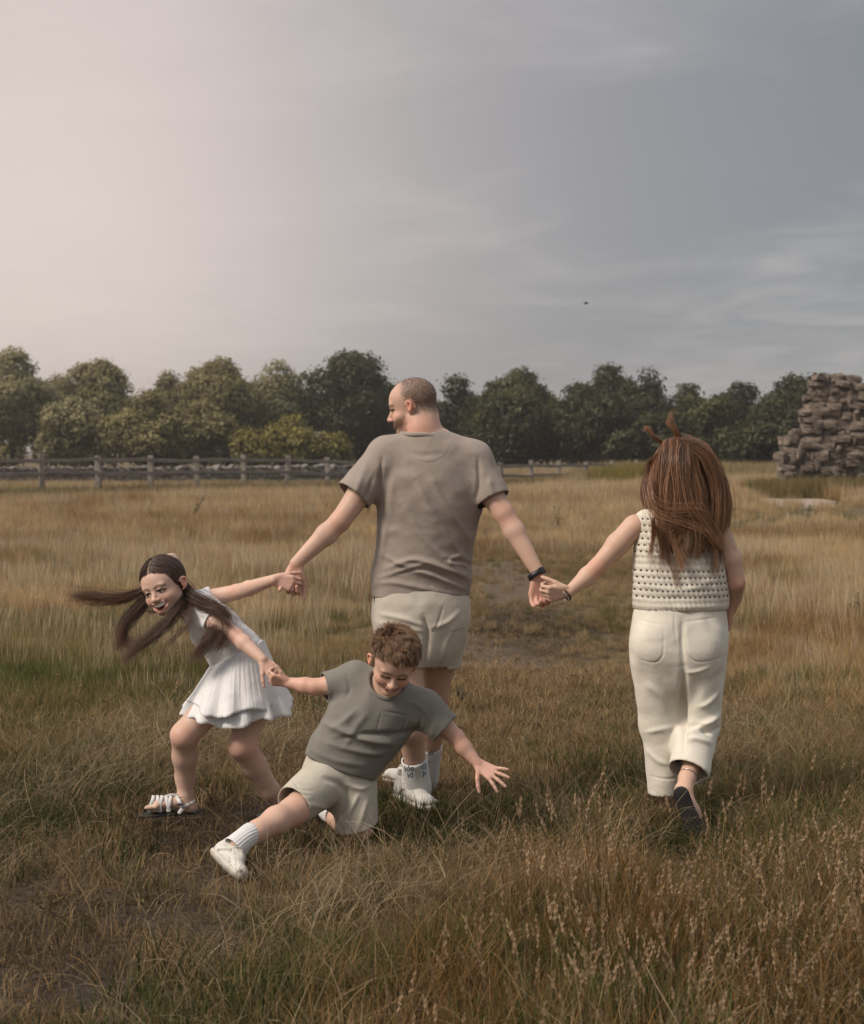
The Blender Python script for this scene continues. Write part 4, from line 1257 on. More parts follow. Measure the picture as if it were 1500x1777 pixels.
    folds = [
        ([(720, 830), (745, 880), (790, 950), (812, 985)], 0.0145, .017), ([(745, 825), (775, 880), (818, 940)], 0.0101, .014),
        ([(700, 870), (735, 930), (790, 985), (815, 1000)], 0.0130, .015), ([(672, 985), (720, 968), (775, 985), (812, 1003)], 0.0159, .011),
        ([(660, 1000), (715, 985), (770, 1003), (812, 1022)], 0.0130, .011), ([(668, 962), (705, 978), (740, 976)], 0.0116, .010),
        ([(800, 960), (780, 972), (815, 978)], 0.0101, .009), ([(655, 1010), (690, 1008), (740, 1018), (800, 1030)], 0.0087, .010),
        ([(672, 900), (668, 940), (664, 970)], 0.0087, .012), ([(690, 810), (680, 860), (678, 900)], 0.0072, .016),
        ([(665, 790), (662, 830), (660, 862)], -0.0116, .008), ([(829, 795), (830, 835), (826, 868)], -0.0116, .008),
        ([(640, 800), (625, 840), (618, 865)], 0.0072, .014), ([(650, 825), (640, 855), (632, 868)], -0.0087, .009),
        ([(845, 830), (852, 850), (856, 866)], 0.0058, .010), ([(700, 778), (730, 790), (770, 786)], -0.0043, .012),
        ([(705, 772), (720, 795), (745, 803), (770, 793), (784, 772)], -0.0014, .004),
        ([(826, 984), (800, 972), (770, 968)], -0.0130, .008), ([(690, 992), (740, 985), (800, 1012)], -0.0116, .007),
    ]
    shirt_m = cloth('taupe_jersey', (.355, .292, .250), .88, slub=(2.0, 2.0, 14.0))
    sh = finish_cloth('t_shirt', f, shirt_m, man, Y0, folds, .0035, (9, 9, 15), 2)
    # ribbed collar and hems
    ring = []
    for t in np.linspace(0, 2 * np.pi, 40, endpoint=False):
        c = J(735, 750); ring.append(c + v3(.088 * math.cos(t), .078 * math.sin(t) + .004, .010 * math.sin(t) - .006 * math.cos(t) - .010 * abs(math.cos(t))))
    link_obj('collar', tube_mesh('collar', ring, .0105, 8, True), sh, shirt_m)

    # ---- shorts
    f = Field(0.005)
    f.chain([J(731, 1015), J(731, 1045), J(731, 1075), J(731, 1095)], [.170, .186, .188, .17], .05, DY, .66)
    f.seg(J(696, 1080), J(694, 1162, -.02), .108, .106, .025)
    f.seg(J(773, 1080), J(765, 1165, .06), .092, .080, .025)
    f.cap(J(694, 1157, -.02), v3(0, -.05, -1), .19)
    f.cap(J(769, 1160, .06), v3(0.04, -.05, -1), .17)
    folds = [([(735, 1065), (742, 1090), (738, 1150)], -.016, .010), ([(660, 1062), (700, 1068), (738, 1080)], .008, .010),
             ([(655, 1078), (690, 1082), (738, 1090)], .007, .009), ([(800, 1055), (775, 1075), (745, 1085)], .008, .011),
             ([(790, 1080), (775, 1110), (765, 1150)], .006, .010), ([(770, 1045), (760, 1075), (752, 1092)], -.004, .005),
             ([(775, 1090), (792, 1092), (805, 1088)], -.003, .004), ([(700, 1100), (720, 1130), (735, 1138)], .005, .010),
             ([(655, 1150), (695, 1153), (735, 1150)], -.002, .003), ([(740, 1152), (770, 1154), (800, 1152)], -.002, .003)]
    finish_cloth('shorts', f, cloth('stone_cotton', (.60, .535, .445), .90), man, Y0, folds, .003, (11, 11, 11), 2)
    # phone in the side pocket
    f = Field(.004); f.box(J(653, 1043, -.01), (.008, .035, .022), None, .004)
    V, F = f.draw(); link_obj('pocket_lining', mesh_np('pocket_lining', V, F), man, plain('navy_fabric', (.02, .022, .03), .9, .1))

    # ---- socks with print
    rib_tube('sock', [J(719, 1317, .06), J(724, 1345, .09), J(727, 1370, .12), J(720, 1390, .15)], [.054, .051, .053, .046], SOCK, man, 30, .0009)
    rib_tube('sock', [J(748, 1292, .31), J(746, 1320, .36), J(743, 1345, .40), J(738, 1372, .46)], [.050, .045, .046, .05], SOCK, man, 30, .0009)
    def sock_text(body, px, py, rot, size, d):
        cu = bpy.data.curves.new('sock_print', 'FONT'); cu.body = body; cu.size = size; cu.extrude = .0006
        cu.align_x = 'CENTER'; cu.space_line = .8; cu.offset = .0006
        o = bpy.data.objects.new('sock_print', cu); COL.objects.link(o)
        me = bpy.data.meshes.new_from_object(o.evaluated_get(bpy.context.evaluated_depsgraph_get()))
        bpy.data.objects.remove(o); me.name = 'sock_print'
        o = link_obj('sock_print', me, man, INK)
        o.location = J(px, py, d); o.rotation_euler = (math.radians(90), math.radians(-rot), math.radians(-12))
    sock_text('ide\nid', 711, 1338, 9, .034, -.010)
    sock_text('cl\np', 736, 1334, 4, .033, -.004)
    sock_text('cl', 748, 1311, 10, .030, .262)
    # ---- shoes
    sneaker(man, W(692, 1386, 6.90) * [1, 1, 0] + v3(0, 0, .012), W(756, 1420, 6.60) * [1, 1, 0] + v3(0, 0, .006), v3(0, 0, 1), .315, WHITE_SHOE, CREAM_SOLE, BONE, LACE)
    sneaker(man, W(752, 1380, 7.05) * [1, 1, 0] + v3(0, 0, .012), W(680, 1375, 7.22) * [1, 1, 0] + v3(0, 0, .006), v3(0, 0, 1), .30, WHITE_SHOE, CREAM_SOLE, BONE, LACE)
    # ---- watch
    wc = J(931, 997, -.15); ax = nrm(rw - re_)
    a = nrm(np.cross(ax, DY)); b = np.cross(ax, a)
    rg = [wc + .034 * math.cos(t) * a + .030 * math.sin(t) * b for t in np.linspace(0, 2 * np.pi, 36, endpoint=False)]
    V = []; F = []
    for i, q in enumerate(rg):
        o = nrm(q - wc)
        for s, e in ((-.011, 0), (-.011, .003), (.011, .003), (.011, 0)): V.append(q + ax * s + o * e)
    n = len(rg)
    for i in range(n):
        for s in range(4): F.append((i * 4 + s, i * 4 + (s + 1) % 4, ((i + 1) % n) * 4 + (s + 1) % 4, ((i + 1) % n) * 4 + s))
    wm = plain('black_silicone', (.012, .013, .017), .45, .5)
    band = link_obj('watch', mesh_np('watch', V, F), man, wm)
    f = Field(.002); f.box(wc + a * .028 + b * .022, (.014, .014, .006), np.array([ax, nrm(np.cross(ax, a * .8 + b * .6)), nrm(a * .8 + b * .6)]), .004)
    V, F = f.draw(); link_obj('watch_case', mesh_np('watch_case', V, F), band, wm)
    return man
# ------------------------------------------------------------------ the woman
def build_woman():
    Y0 = 6.45
    J = lambda x, y, d=0.0: W(x, y, Y0 + d)
    DY = v3(0, 1, 0)
    f = Field(0.004)
    f.chain([J(1180, 1120), J(1182, 1040), J(1178, 960), J(1176, 915)], [.155, .135, .140, .125], .04, DY, .62)
    f.chain([J(1178, 900), J(1182, 860), J(1188, 830)], [.06, .05, .05], .03)
    f.seg(J(1178, 898), J(1108, 912), .045, .042, .04); f.seg(J(1178, 898), J(1246, 928), .045, .042, .04)
    le, lw = J(1036, 985, -.03), J(988, 1027, -.08)
    f.chain([J(1100, 915), J(1072, 945, -.01), le], [.047, .043, .034], .02)
    f.chain([le, J(1020, 1000, -.04), lw], [.035, .036, .022], .012)
    re_, rw = J(1278, 1012, -.02), J(1268, 1058, .06)
    f.chain([J(1252, 932), J(1268, 972, -.01), re_], [.046, .042, .035], .02)
    f.chain([re_, J(1272, 1036, .05), rw], [.036, .036, .024], .012)
    hand(f, lw, (-1, -.12, -.10), (-.1, .9, -.5), (0, -.35, 1), .165, [(40, 60, 45), (45, 65, 45), (50, 70, 45), (50, 70, 45)], (.45, .8, .35))
    hand(f, rw, (-.16, .12, -1), (-1, 0, .1), (0, 1, 0), .165, [(55, 80, 50)] * 4, (.5, .7, .5))
    # legs and feet
    f.chain([J(1140, 1125), J(1142, 1255, .05), J(1160, 1385, .08), J(1163, 1405, .07)], [.085, .058, .034, .034], .03)
    f.chain([J(1163, 1412, .07), J(1150, 1428, .20)], [.036, .034], .02)
    ank = J(1193, 1350, -.16)
    f.chain([J(1215, 1125), J(1222, 1258, .02)], [.085, .06], .03)
    f.chain([J(1222, 1258, .02), J(1212, 1300, -.05), ank], [.058, .050, .031], .02)
    heel, ball, toe = J(1184, 1376, -.24), J(1212, 1436, -.27), J(1214, 1452, -.26)
    f.chain([ank, J(1188, 1370, -.20)], [.031, .033], .02)
    f.chain([J(1186, 1374, -.21), J(1200, 1410, -.235), J(1210, 1440, -.24)], [.033, .034, .042], .02, v3(-.45, -1, .2), .6)
    for i, o in enumerate((-.030, -.015, 0, .014, .027)):
        q = J(1210, 1440, -.235) + v3(o, .01, .004 * i); f.seg(q, q + v3(.004, .010, -.034), .0095 + (.003 if i == 4 else 0), .008, .006)
    H = Head(J(1188, 815, .03), (.10, .97, -.10), (.10, 0, 1), .22)
    sculpt_head(f, H, False, 'closed')
    V, F = f.draw(); V = relax(V, F, 1, .4); N = vert_normals(V, F)
    base = np.array([.64, .42, .315])
    C = np.tile(base, (len(V), 1)) * (1 + .05 * vnoise(V * 25))[:, None]
    for e in (le, re_): C = pell(C, V, e + v3(0, -.03, 0), (.04, .05, .04), (.60, .29, .20), .6, .9)
    for w_ in (rw,): C = pell(C, V, w_ + v3(0, 0, -.07), (.06, .08, .07), (.58, .25, .17), .6, .9)
    P = H.loc(V)
    C = paint(C, (np.abs(P) < .62).all(1) * 1.0 * np.clip((.15 - P[:, 1]) / .1, 0, 1), (.05, .025, .013), 1)
    wo = link_obj('person', mesh_np('person', V, F, colors=C), None, SKIN)
    tag(wo, 'woman running away in a cream crochet vest and white trousers', 'person', 'family of four running hand in hand')

    # ---- crochet vest
    m, nt, b = new_mat('crochet_cotton')
    tc = nt.nodes.new('ShaderNodeTexCoord'); sp = nt.nodes.new('ShaderNodeSeparateXYZ'); lk(nt, tc.outputs['Object'], sp.inputs[0])
    def mth(op, a, b_=None):
        n = nt.nodes.new('ShaderNodeMath'); n.operation = op
        for i, v in enumerate((a, b_)):
            if v is None: continue
            if hasattr(v, 'is_output'): lk(nt, v, n.inputs[i])
            else: n.inputs[i].default_value = v
        return n.outputs[0]
    wob = noise_node(nt, 7, 2, .5)
    row = mth('ADD', mth('MULTIPLY', sp.outputs[2], 2 * math.pi / .0255), mth('MULTIPLY', wob, 2.2))
    sx = mth('ADD', sp.outputs[0], mth('MULTIPLY', sp.outputs[2], .25))
    colm = mth('ADD', mth('MULTIPLY', sx, 2 * math.pi / .0200), mth('MULTIPLY', wob, 1.5))
    r_ = mth('SINE', row); c_ = mth('SINE', colm)
    hole = mth('MULTIPLY', mth('GREATER_THAN', r_, .58), mth('GREATER_THAN', c_, .42))
    band = mth('MULTIPLY', mth('GREATER_THAN', sp.outputs[2], float(J(0, 1036)[2])), mth('LESS_THAN', sp.outputs[2], float(J(0, 892)[2])))
    seam = mth('GREATER_THAN', mth('ABSOLUTE', mth('SUBTRACT', sp.outputs[2], float(J(0, 972)[2]))), .016)
    hole = mth('MULTIPLY', mth('MULTIPLY', hole, band), seam)
    n = noise_node(nt, 90, 4, .6)
    lk(nt, ramp_node(nt, n, [(.3, (.64, .58, .475)), (.7, (.80, .745, .64))]), b.inputs['Base Color'])
    b.inputs['Roughness'].default_value = .95; b.inputs['Specular IOR Level'].default_value = .1
    lk(nt, mth('SUBTRACT', 1.0, hole), b.inputs['Alpha'])
    hgt = mth('ADD', mth('MULTIPLY', r_, -.5), mth('MULTIPLY', c_, -.35))
    p0 = bump_node(nt, hgt, .4, .005, b)
    bump_node(nt, noise_node(nt, 320, 3), .4, .002, b, p0)
    f = Field(0.005)
    f.chain([J(1182, 1085), J(1182, 1030), J(1178, 975), J(1174, 948)], [.186, .181, .172, .164], .05, DY, .66)
    f.seg(J(1176, 905), J(1120, 905), .052, .046, .05); f.seg(J(1176, 905), J(1236, 920), .052, .046, .05)
    f.cap(J(1182, 1056), v3(0, 0, -1), .36)
    f.seg(J(1082, 925, -.2), J(1082, 925, .2), .052, .052, .01, mode='cut')
    f.seg(J(1266, 930, -.2), J(1266, 930, .2), .054, .054, .01, mode='cut')
    f.seg(J(1180, 890), J(1184, 850), .075, .10, .004, mode='cut')
    finish_cloth('vest', f, m, wo, Y0, [([(1110, 950), (1150, 962), (1190, 955)], .005, .012), ([(1110, 1010), (1170, 1022), (1240, 1000)], .005, .014),
                 ([(1250, 960), (1235, 1010), (1250, 1045)], .005, .012), ([(1105, 1044), (1180, 1047), (1258, 1046)], .003, .012)], .0035, (10, 10, 10), 2)

    # ---- trousers
    f = Field(0.005)
    f.chain([J(1181, 1035), J(1180, 1075), J(1178, 1125), J(1177, 1150)], [.165, .176, .186, .16], .05, DY, .68)
    f.ell(J(1140, 1118, -.075), (.085, .06, .095), None, .05); f.ell(J(1218, 1120, -.075), (.085, .06, .095), None, .05)
    f.chain([J(1138, 1150, 0), J(1146, 1255, .04), J(1158, 1400, .06)], [.101, .080, .070], .03)
    f.chain([J(1216, 1150, 0), J(1214, 1258, .0)], [.101, .080], .03)
    f.chain([J(1213, 1258, .0), J(1204, 1290, -.05), J(1194, 1356, -.145)], [.080, .080, .080], .025)
    f.cap(J(1158, 1376, .06), v3(0.03, 0, -1), .12)
    f.cap(J(1194, 1337, -.125), v3(-.42, -.62, -.75), .12)
    folds = [([(1176, 1070), (1175, 1110), (1178, 1150)], -.010, .010), ([(1178, 1150), (1181, 1230), (1178, 1290)], -.034, .013),
             ([(1180, 1160), (1200, 1158), (1225, 1150)], .006, .008), ([(1245, 1195), (1222, 1215), (1205, 1222)], .009, .010),
             ([(1248, 1235), (1220, 1250), (1185, 1262)], .016, .013), ([(1248, 1258), (1222, 1262), (1180, 1250)], -.012, .009),
             ([(1180, 1258), (1205, 1252), (1225, 1268)], -.012, .008), ([(1180, 1275), (1200, 1272), (1230, 1282)], .010, .010),
             ([(1120, 1270), (1145, 1262), (1170, 1258)], .007, .010), ([(1122, 1300), (1140, 1318), (1160, 1325)], .006, .010),
             ([(1112, 1180), (1140, 1200), (1160, 1240)], .005, .016), ([(1128, 1347), (1158, 1350), (1188, 1345)], -.003, .004),
             ([(1103, 1072), (1144, 1079)], -.0025, .003), ([(1144, 1079), (1143, 1120), (1139, 1134), (1127, 1143), (1100, 1138)], -.0035, .003),
             ([(1245, 1066), (1176, 1074)], -.0025, .003), ([(1179, 1076), (1182, 1110), (1186, 1130), (1203, 1141), (1240, 1136), (1246, 1125)], -.0035, .003),
             ([(1163, 1058), (1163, 1085), (1168, 1125)], -.003, .003), ([(1262, 1110), (1262, 1180), (1260, 1230)], -.004, .004)]
    finish_cloth('trousers', f, cloth('ecru_denim', (.80, .735, .625), .92, wr=.18), wo, Y0, folds, .0035, (9, 9, 9), 2)

    # ---- slip-on sandals, watch, anklet
    blk = plain('black_rubber', (.018, .016, .016), .7, .3)
    Fd = nrm(J(1213, 1452, -.27) - J(1183, 1368, -.245)); dn = nrm(v3(-.40, -1, .10) - Fd * (v3(-.40, -1, .10) @ Fd)); Sd = np.cross(Fd, dn)
    c0 = J(1186, 1376, -.235) + dn * .034
    f = Field(.003)
    f.chain([c0, c0 + Fd * .09 + Sd * 0, c0 + Fd * .165], [.032, .031, .043], .02, dn, .30)
    V, F = f.draw(); so = link_obj('sandal', mesh_np('sandal', V, F), wo, blk)
    f = Field(.003)
    cc = c0 + Fd * .135 - dn * .035
    f.ell(cc, (.045, .050, .042), np.array([Fd, Sd, dn]), .01); f.shell(.005)
    f.cap(cc + Fd * .026, Fd, .09); f.cap(cc - Fd * .026, -Fd, .09)
    V, F = f.draw(); link_obj('strap', mesh_np('strap', V, F), so, blk)
    f = Field(.003); q = W(1163, 1430, 6.52); q[2] = .014
    f.chain([q, q + v3(-.01, .10, 0), q + v3(-.02, .18, 0)], [.034, .034, .042], .02, v3(0, 0, 1), .3)
    V, F = f.draw(); link_obj('sandal', mesh_np('sandal', V, F), wo, blk)
    def bracelet(name, c, ax, r, th, mat, parent, off=(0, 0, 0)):
        ax = nrm(ax); a = nrm(np.cross(ax, v3(.1, 1, .2))); b_ = np.cross(ax, a)
        return link_obj(name, tube_mesh(name, [np.asarray(c) + np.asarray(off) + r * math.cos(t) * a + r * math.sin(t) * b_ for t in np.linspace(0, 2 * np.pi, 32, endpoint=False)], th, 8, True), parent, mat)
    silver = plain('silver', (.75, .72, .68), .25, .5, 1.0)
    brn = plain('brown_leather', (.10, .06, .04), .6, .4)
    wt = bracelet('watch', J(982, 1031, -.075), lw - le, .0265, .0045, brn, wo)
    bracelet('bangle', J(979, 1034, -.075), lw - le, .0275, .0022, silver, wo)
    bracelet('anklet', J(1196, 1346, -.155), ank - J(1212, 1300, -.05), .037, .0018, silver, wo)

    # ---- long brown hair blown to the right
    rng = np.random.default_rng(11)
    S = []; TN = []
    K = 16
    n = 5200
    for i in range(n):
        u = rng.random(); lay = rng.random()            # u: left to right across the head
        lockj = np.floor(u * 46)
        lr = np.random.default_rng(int(lockj) + 100)
        lo1, lo2, lo3, lo4 = lr.normal(0, 1, 4)
        j = rng.normal(0, 1, 6)
        rx = 1158 + 26 * u + j[0] * 3; ry = 762 + abs(j[1]) * 3
        x1 = 1127 + 106 * u + lo1 * 3 + j[0] * 2; y1 = 800 + 12 * abs(2 * u - .9) + lo2 * 3
        x2 = 1124 + 126 * u + lo2 * 5 + j[2] * 2.5; y2 = 860 + lo3 * 4
        # lower half gathers to the right and thins out to ragged tips
        x3 = 1131 + 122 * u + lo3 * 6 + j[3] * 3; y3 = 922 + lo1 * 6
        tl = rng.random() ** .5
        x4 = 1138 + 108 * u + lo4 * 12 + j[4] * 4; y4 = 976 + lo4 * 15 + 16 * math.sin(u * 7 + 1) - 40 * (1 - tl) + (8 if u < .35 else 0)
        if u > .86: x3 += 8; x4 += 2; y4 -= 15
        dep = -.135 + .19 * abs(2 * u - .95) ** 2.2 + .055 * lay      # wraps round the head
        d0 = -.01 + .02 * j[5] * .3
        pts = [W(rx, ry, Y0 + d0 + .02), W(1140 + 78 * u + j[0] * 2, 761 + 38 * (2 * u - .9) ** 2 + 5 * lay, Y0 - .045 + .05 * lay), W(x1, y1, Y0 + dep * .85), W(x2, y2, Y0 + dep - .01),
               W(x3, y3, Y0 + dep * .75 - .05), W(x4, y4, Y0 + dep * .5 - .07 + .02 * lo2)]
        s = catmull(pts, K)
        t = np.linspace(0, 1, K)[:, None]
        s += v3(*rng.normal(0, .0055, 3)) * t * np.sin(t * 5 + rng.random() * 6)
        S.append(s); TN.append(np.clip(.40 + .22 * lo1 + rng.normal(0, .16), 0, 1))
    # strands flung across the back, and the two wisps thrown upwards at the crown
    def lock(pts, n_, r0, r1, deps):
        g = [W(p[0], p[1], Y0 + d) for p, d in zip(pts, deps)]
        c = catmull(g, K); tn = rng.uniform(.25, .8)
        for _ in range(n_):
            TN.append(np.clip(tn + rng.normal(0, .2), 0, 1))
            o = rng.normal(0, 1, 3); t = np.linspace(0, 1, K)[:, None]
            S.append(c + o * (r0 + (r1 - r0) * t) + rng.normal(0, .004, 3) * np.sin(t * (4 + 4 * rng.random())) * t)
    lock([(1122, 830), (1130, 868), (1160, 884), (1205, 884), (1236, 896)], 20, .010, .010, (-.09, -.15, -.17, -.17, -.15))
    lock([(1124, 840), (1138, 888), (1180, 906), (1228, 925)], 20, .010, .012, (-.10, -.16, -.17, -.16))
    lock([(1186, 768), (1218, 784), (1238, 812), (1254, 850), (1258, 895), (1250, 930)], 150, .012, .009, (-.02, -.04, -.05, -.05, -.05, -.05))
    lock([(1185, 768), (1214, 778), (1236, 803), (1256, 836), (1265, 875), (1261, 915)], 110, .010, .008, (.0, -.02, -.02, -.01, -.02, -.02))
    lock([(1186, 768), (1214, 780), (1232, 800), (1246, 845), (1248, 890), (1244, 930)], 180, .016, .012, (-.01, -.05, -.07, -.08, -.09, -.09))
    lock([(1200, 880), (1225, 915), (1248, 945), (1250, 930)], 160, .014, .008, (-.15, -.13, -.11, -.10))
    lock([(1140, 915), (1148, 945), (1150, 968)], 70, .009, .006, (-.15, -.14, -.13))
    lock([(1133, 900), (1133, 935), (1127, 962)], 45, .006, .005, (-.14, -.13, -.13))
    lock([(1185, 905), (1205, 930), (1222, 948)], 80, .011, .007, (-.16, -.14, -.13))
    lock([(1148, 768), (1134, 758), (1124, 742), (1120, 748)], 42, .005, .003, (-.01, -.03, -.03, -.03))
    lock([(1176, 762), (1172, 745), (1160, 733), (1166, 722)], 34, .005, .004, (-.01, -.02, -.02, -.02))
    lock([(1180, 762), (1176, 748), (1168, 730), (1163, 718), (1172, 712)], 14, .004, .007, (-.01, -.02, -.02, -.02, -.01))
    for _ in range(500):                                  # fly-away strands
        b = S[rng.integers(5200)].copy(); t = np.linspace(0, 1, K)[:, None]
        amp = rng.uniform(.008, .045)
        S.append(b + rng.normal(0, 1, 3) * np.array([1, .6, .7]) * amp * t ** 1.5 + np.array([.5, 0, -.1]) * amp * t * np.sin(t * 3 + rng.random() * 6)); TN.append(rng.uniform(.5, 1))
    hair_object('long_hair', np.array(S), np.full(len(S), .00075), hair_mat('chestnut_hair', (.034, .014, .007), (.200, .086, .040), (.50, .270, .140)), wo, tone=TN)
    return wo
# ------------------------------------------------------------------ the girl
def build_girl():
    Y0 = 6.62
    J = lambda x, y, d=0.0: W(x, y, Y0 + d)
    DY = v3(0, 1, 0)
    f = Field(0.0032)
    f.chain([J(440, 1185, .03), J(408, 1132), J(372, 1092), J(343, 1056)], [.11, .088, .088, .070], .03, DY, .72)
    f.chain([J(342, 1056, .0), J(318, 1046, -.03), J(300, 1030, -.05)], [.048, .040, .040], .02)
    fe, fw = J(412, 1027, .04), J(476, 1006, -.17)
    f.chain([J(352, 1042, .08), fe], [.040, .031], .02)
    f.chain([fe, J(432, 1021, -.02), fw], [.031, .031, .021], .012)
    ne, nw = J(410, 1103, -.15), J(456, 1145, -.24)
    f.chain([J(350, 1068, -.07), J(378, 1083, -.12), ne], [.042, .038, .030], .02)
    f.chain([ne, J(424, 1116, -.18), nw], [.030, .031, .021], .012)
    hand(f, fw, (1, -.05, -.22), (.1, .9, -.60), (.1, .1, 1), .15, [(25, 55, 45), (30, 60, 45), (40, 65, 45), (45, 65, 45)], (.4, .8, .3))
    hand(f, nw, (.72, -.25, -.68), (-.5, .75, -.6), (-.55, -.55, -.5), .145, [(35, 60, 45), (40, 65, 45), (40, 65, 45), (45, 65, 45)], (.6, .7, .2))
    lk_, la = J(320, 1276, -.12), J(322, 1384, -.03)
    f.chain([J(392, 1200, -.03), lk_], [.072, .054], .03)
    f.chain([lk_, J(321, 1312, -.07), J(322, 1350, -.03), la], [.052, .049, .039, .030], .02)
    rk, ra = J(421, 1294, -.10), J(492, 1405, .06)
    f.chain([J(446, 1200, .02), rk], [.074, .055], .03)
    f.chain([rk, J(442, 1328, -.03), J(470, 1372, .02), ra], [.053, .050, .037, .030], .02)
    f.ell(J(318, 1280, -.155), (.030, .022, .034), None, .02); f.ell(J(418, 1298, -.135), (.030, .022, .034), None, .02)
    # feet
    hl = J(332, 1402, -.03); toe = J(262, 1396, -.08)
    f.seg(la, hl + v3(-.012, 0, .005), .030, .028, .02)
    f.chain([hl, J(305, 1392, -.05), J(275, 1395, -.07)], [.027, .031, .029], .02, v3(0, 0, 1), .75)
    for i in range(5):
        q = J(273, 1396, -.07) + v3(0, (-.026 + .013 * i), -.004); f.seg(q, q + v3(-.040 + .004 * i, 0, -.004), .0095 if i else .0115, .008, .005)
    hr = J(498, 1412, .08)
    f.seg(ra, hr, .030, .028, .02); f.chain([hr, hr + v3(-.05, -.10, -.005), hr + v3(-.07, -.15, -.01)], [.027, .032, .028], .02, v3(0, 0, 1), .75)
    H = Head(J(283, 1014, -.07), (-.34, -.90, -.12), (-.36, -.06, .94), .232)
    g = sculpt_head(f, H, True, 'open')
    f.seg(H.p((0, -.16, -.22)), J(330, 1052, 0), .040, .044, .02)
    V, F = f.draw(); V = relax(V, F, 1, .3); N = vert_normals(V, F)
    base = np.array([.66, .445, .35])
    C = np.tile(base, (len(V), 1)) * (1 + .05 * vnoise(V * 25))[:, None]
    for e in (ne, fe): C = pell(C, V, e, (.04, .05, .04), (.66, .36, .27), .5, .9)
    for e in (lk_, rk): C = pell(C, V, e + v3(0, -.03, 0), (.05, .06, .05), (.64, .35, .26), .6, .9)
    for e in (nw, fw): C = pell(C, V, e + v3(.06, 0, -.02), (.06, .06, .06), (.66, .36, .28), .5, .9)
    C = paint_face(C, V, H, g, None, (.50, .225, .19), (.10, .055, .036), 'open', 'open', .25)
    P = H.loc(V)
    inside = (np.abs(P) < .72).all(1)
    def scalp(P):
        top = P[:, 2] - (.235 - .35 * np.abs(P[:, 0]) * 0 - np.maximum(0, np.abs(P[:, 0]) - .12) * .55)
        side = np.maximum(top, np.minimum(-.055 - P[:, 1] + .12 * P[:, 2], P[:, 2] + .32))
        return np.maximum(np.minimum(top, .9), np.minimum(side, 1))
    sc = scalp(P)
    ear = np.linalg.norm((P - np.array([0, -.06, g['ez']])) / np.array([9, .095, .135]), axis=1) < 1
    ear &= np.abs(P[:, 0]) > .33
    m = np.clip(sc / .03, 0, 1) * inside * ~ear
    part = np.clip(1 - np.abs(P[:, 0]) / .016, 0, 1) * (P[:, 2] > .1)
    C = paint(C, m, (.045, .028, .02), .95)
    C = paint(C, part * m, (.50, .34, .27), .7)
    girl = link_obj('person', mesh_np('person', V, F, colors=C), None, SKIN)
    tag(girl, 'laughing girl in a white ruffled skirt and top with flying pigtails', 'person', 'family of four running hand in hand')

    # ---- hair: combed from a centre parting to two low pigtails
    rng = np.random.default_rng(5)
    idx = np.flatnonzero((m > .6) & (part < .3))
    idx = rng.choice(idx, 8500, replace=len(idx) < 8500)
    p = P[idx]
    K = 14; strands = []
    def on_head(q):                                   # keep a point just outside the skull
        c = np.array([0, -.07, .12]); r = np.array([.372, .442, .388])
        d = q - c; l = np.linalg.norm(d / r, axis=-1, keepdims=True)
        return c + d / np.maximum(l, 1e-6)
    for q in p:
        s = 1 if q[0] > 0 else -1
        tie = np.array([s * .30, -.30, -.24])
        t = np.linspace(0, 1, 9)[:, None] * rng.uniform(.45, 1.0)
        line = q + (tie - q) * t
        line = on_head(line) * (1 - ss(t * 1.0 - .25) * .35) + line * (ss(t * 1.0 - .25) * .35) if False else on_head(line)
        line += rng.normal(0, .004, 3) + np.sin(t * 3 + q[2] * 40) * .003
        strands.append(H.o + H.h * (line @ H.M))
    hm = hair_mat('dark_brown_hair', (.014, .009, .007), (.045, .026, .018), (.17, .095, .06))
    hair_object('combed_hair', np.array(strands), .0006, hm, girl, .7)
    # ---- pigtails and loose locks
    S = []; TN = []
    def lock(pts, n_, r, deps, wob=.020):
        c = catmull([W(q[0], q[1], Y0 + d) for q, d in zip(pts, deps)], 20)
        t = np.linspace(0, 1, 20)[:, None]
        rr = np.interp(t[:, 0], np.linspace(0, 1, len(r)), r)[:, None]
        tn = rng.uniform(.2, .6)
        for _ in range(n_):
            TN.append(np.clip(tn + rng.normal(0, .22), 0, 1))
            o = rng.normal(0, .8, 3); e = rng.uniform(.55, 1.12) if rng.random() < .5 else rng.uniform(.85, 1.05); e = min(e, 1.0)
            cc = c[0] + (catmull(c, 20) - c[0])
            k = (t * e * 19); i0 = np.clip(k.astype(int), 0, 18); fr = k - i0
            base_ = c[i0[:, 0]] * (1 - fr) + c[i0[:, 0] + 1] * fr
            S.append(base_ + o * rr + rng.normal(0, wob, 3) * np.sin(t * (3 + 5 * rng.random()) + rng.random() * 6) * t)
    # (points, strands, thickness, depths)
    lock([(262, 1016), (240, 1028), (215, 1037), (180, 1039), (148, 1035), (122, 1034)], 442, (0.0089, 0.0074, 0.0104, 0.0142, 0.0134, 0.0119), (.02, .02, .01, 0, -.01, -.02))
    lock([(262, 1030), (250, 1045), (230, 1065), (214, 1085), (212, 1108), (225, 1120), (238, 1112)], 442, (0.0104, 0.0134, 0.0149, 0.0134, 0.0112, 0.0074, 0.0052), (.04, .03, .02, .01, 0, 0, 0))
    lock([(250, 1048), (222, 1080), (208, 1110), (202, 1130)], 146, (0.0104, 0.0119, 0.0089, 0.0060), (.03, .02, .01, .0))
    lock([(322, 1035), (312, 1052), (295, 1075), (268, 1100), (240, 1122), (213, 1150)], 484, (0.0119, 0.0104, 0.0104, 0.0112, 0.0097, 0.0067), (-.04, -.12, -.15, -.16, -.16, -.16))
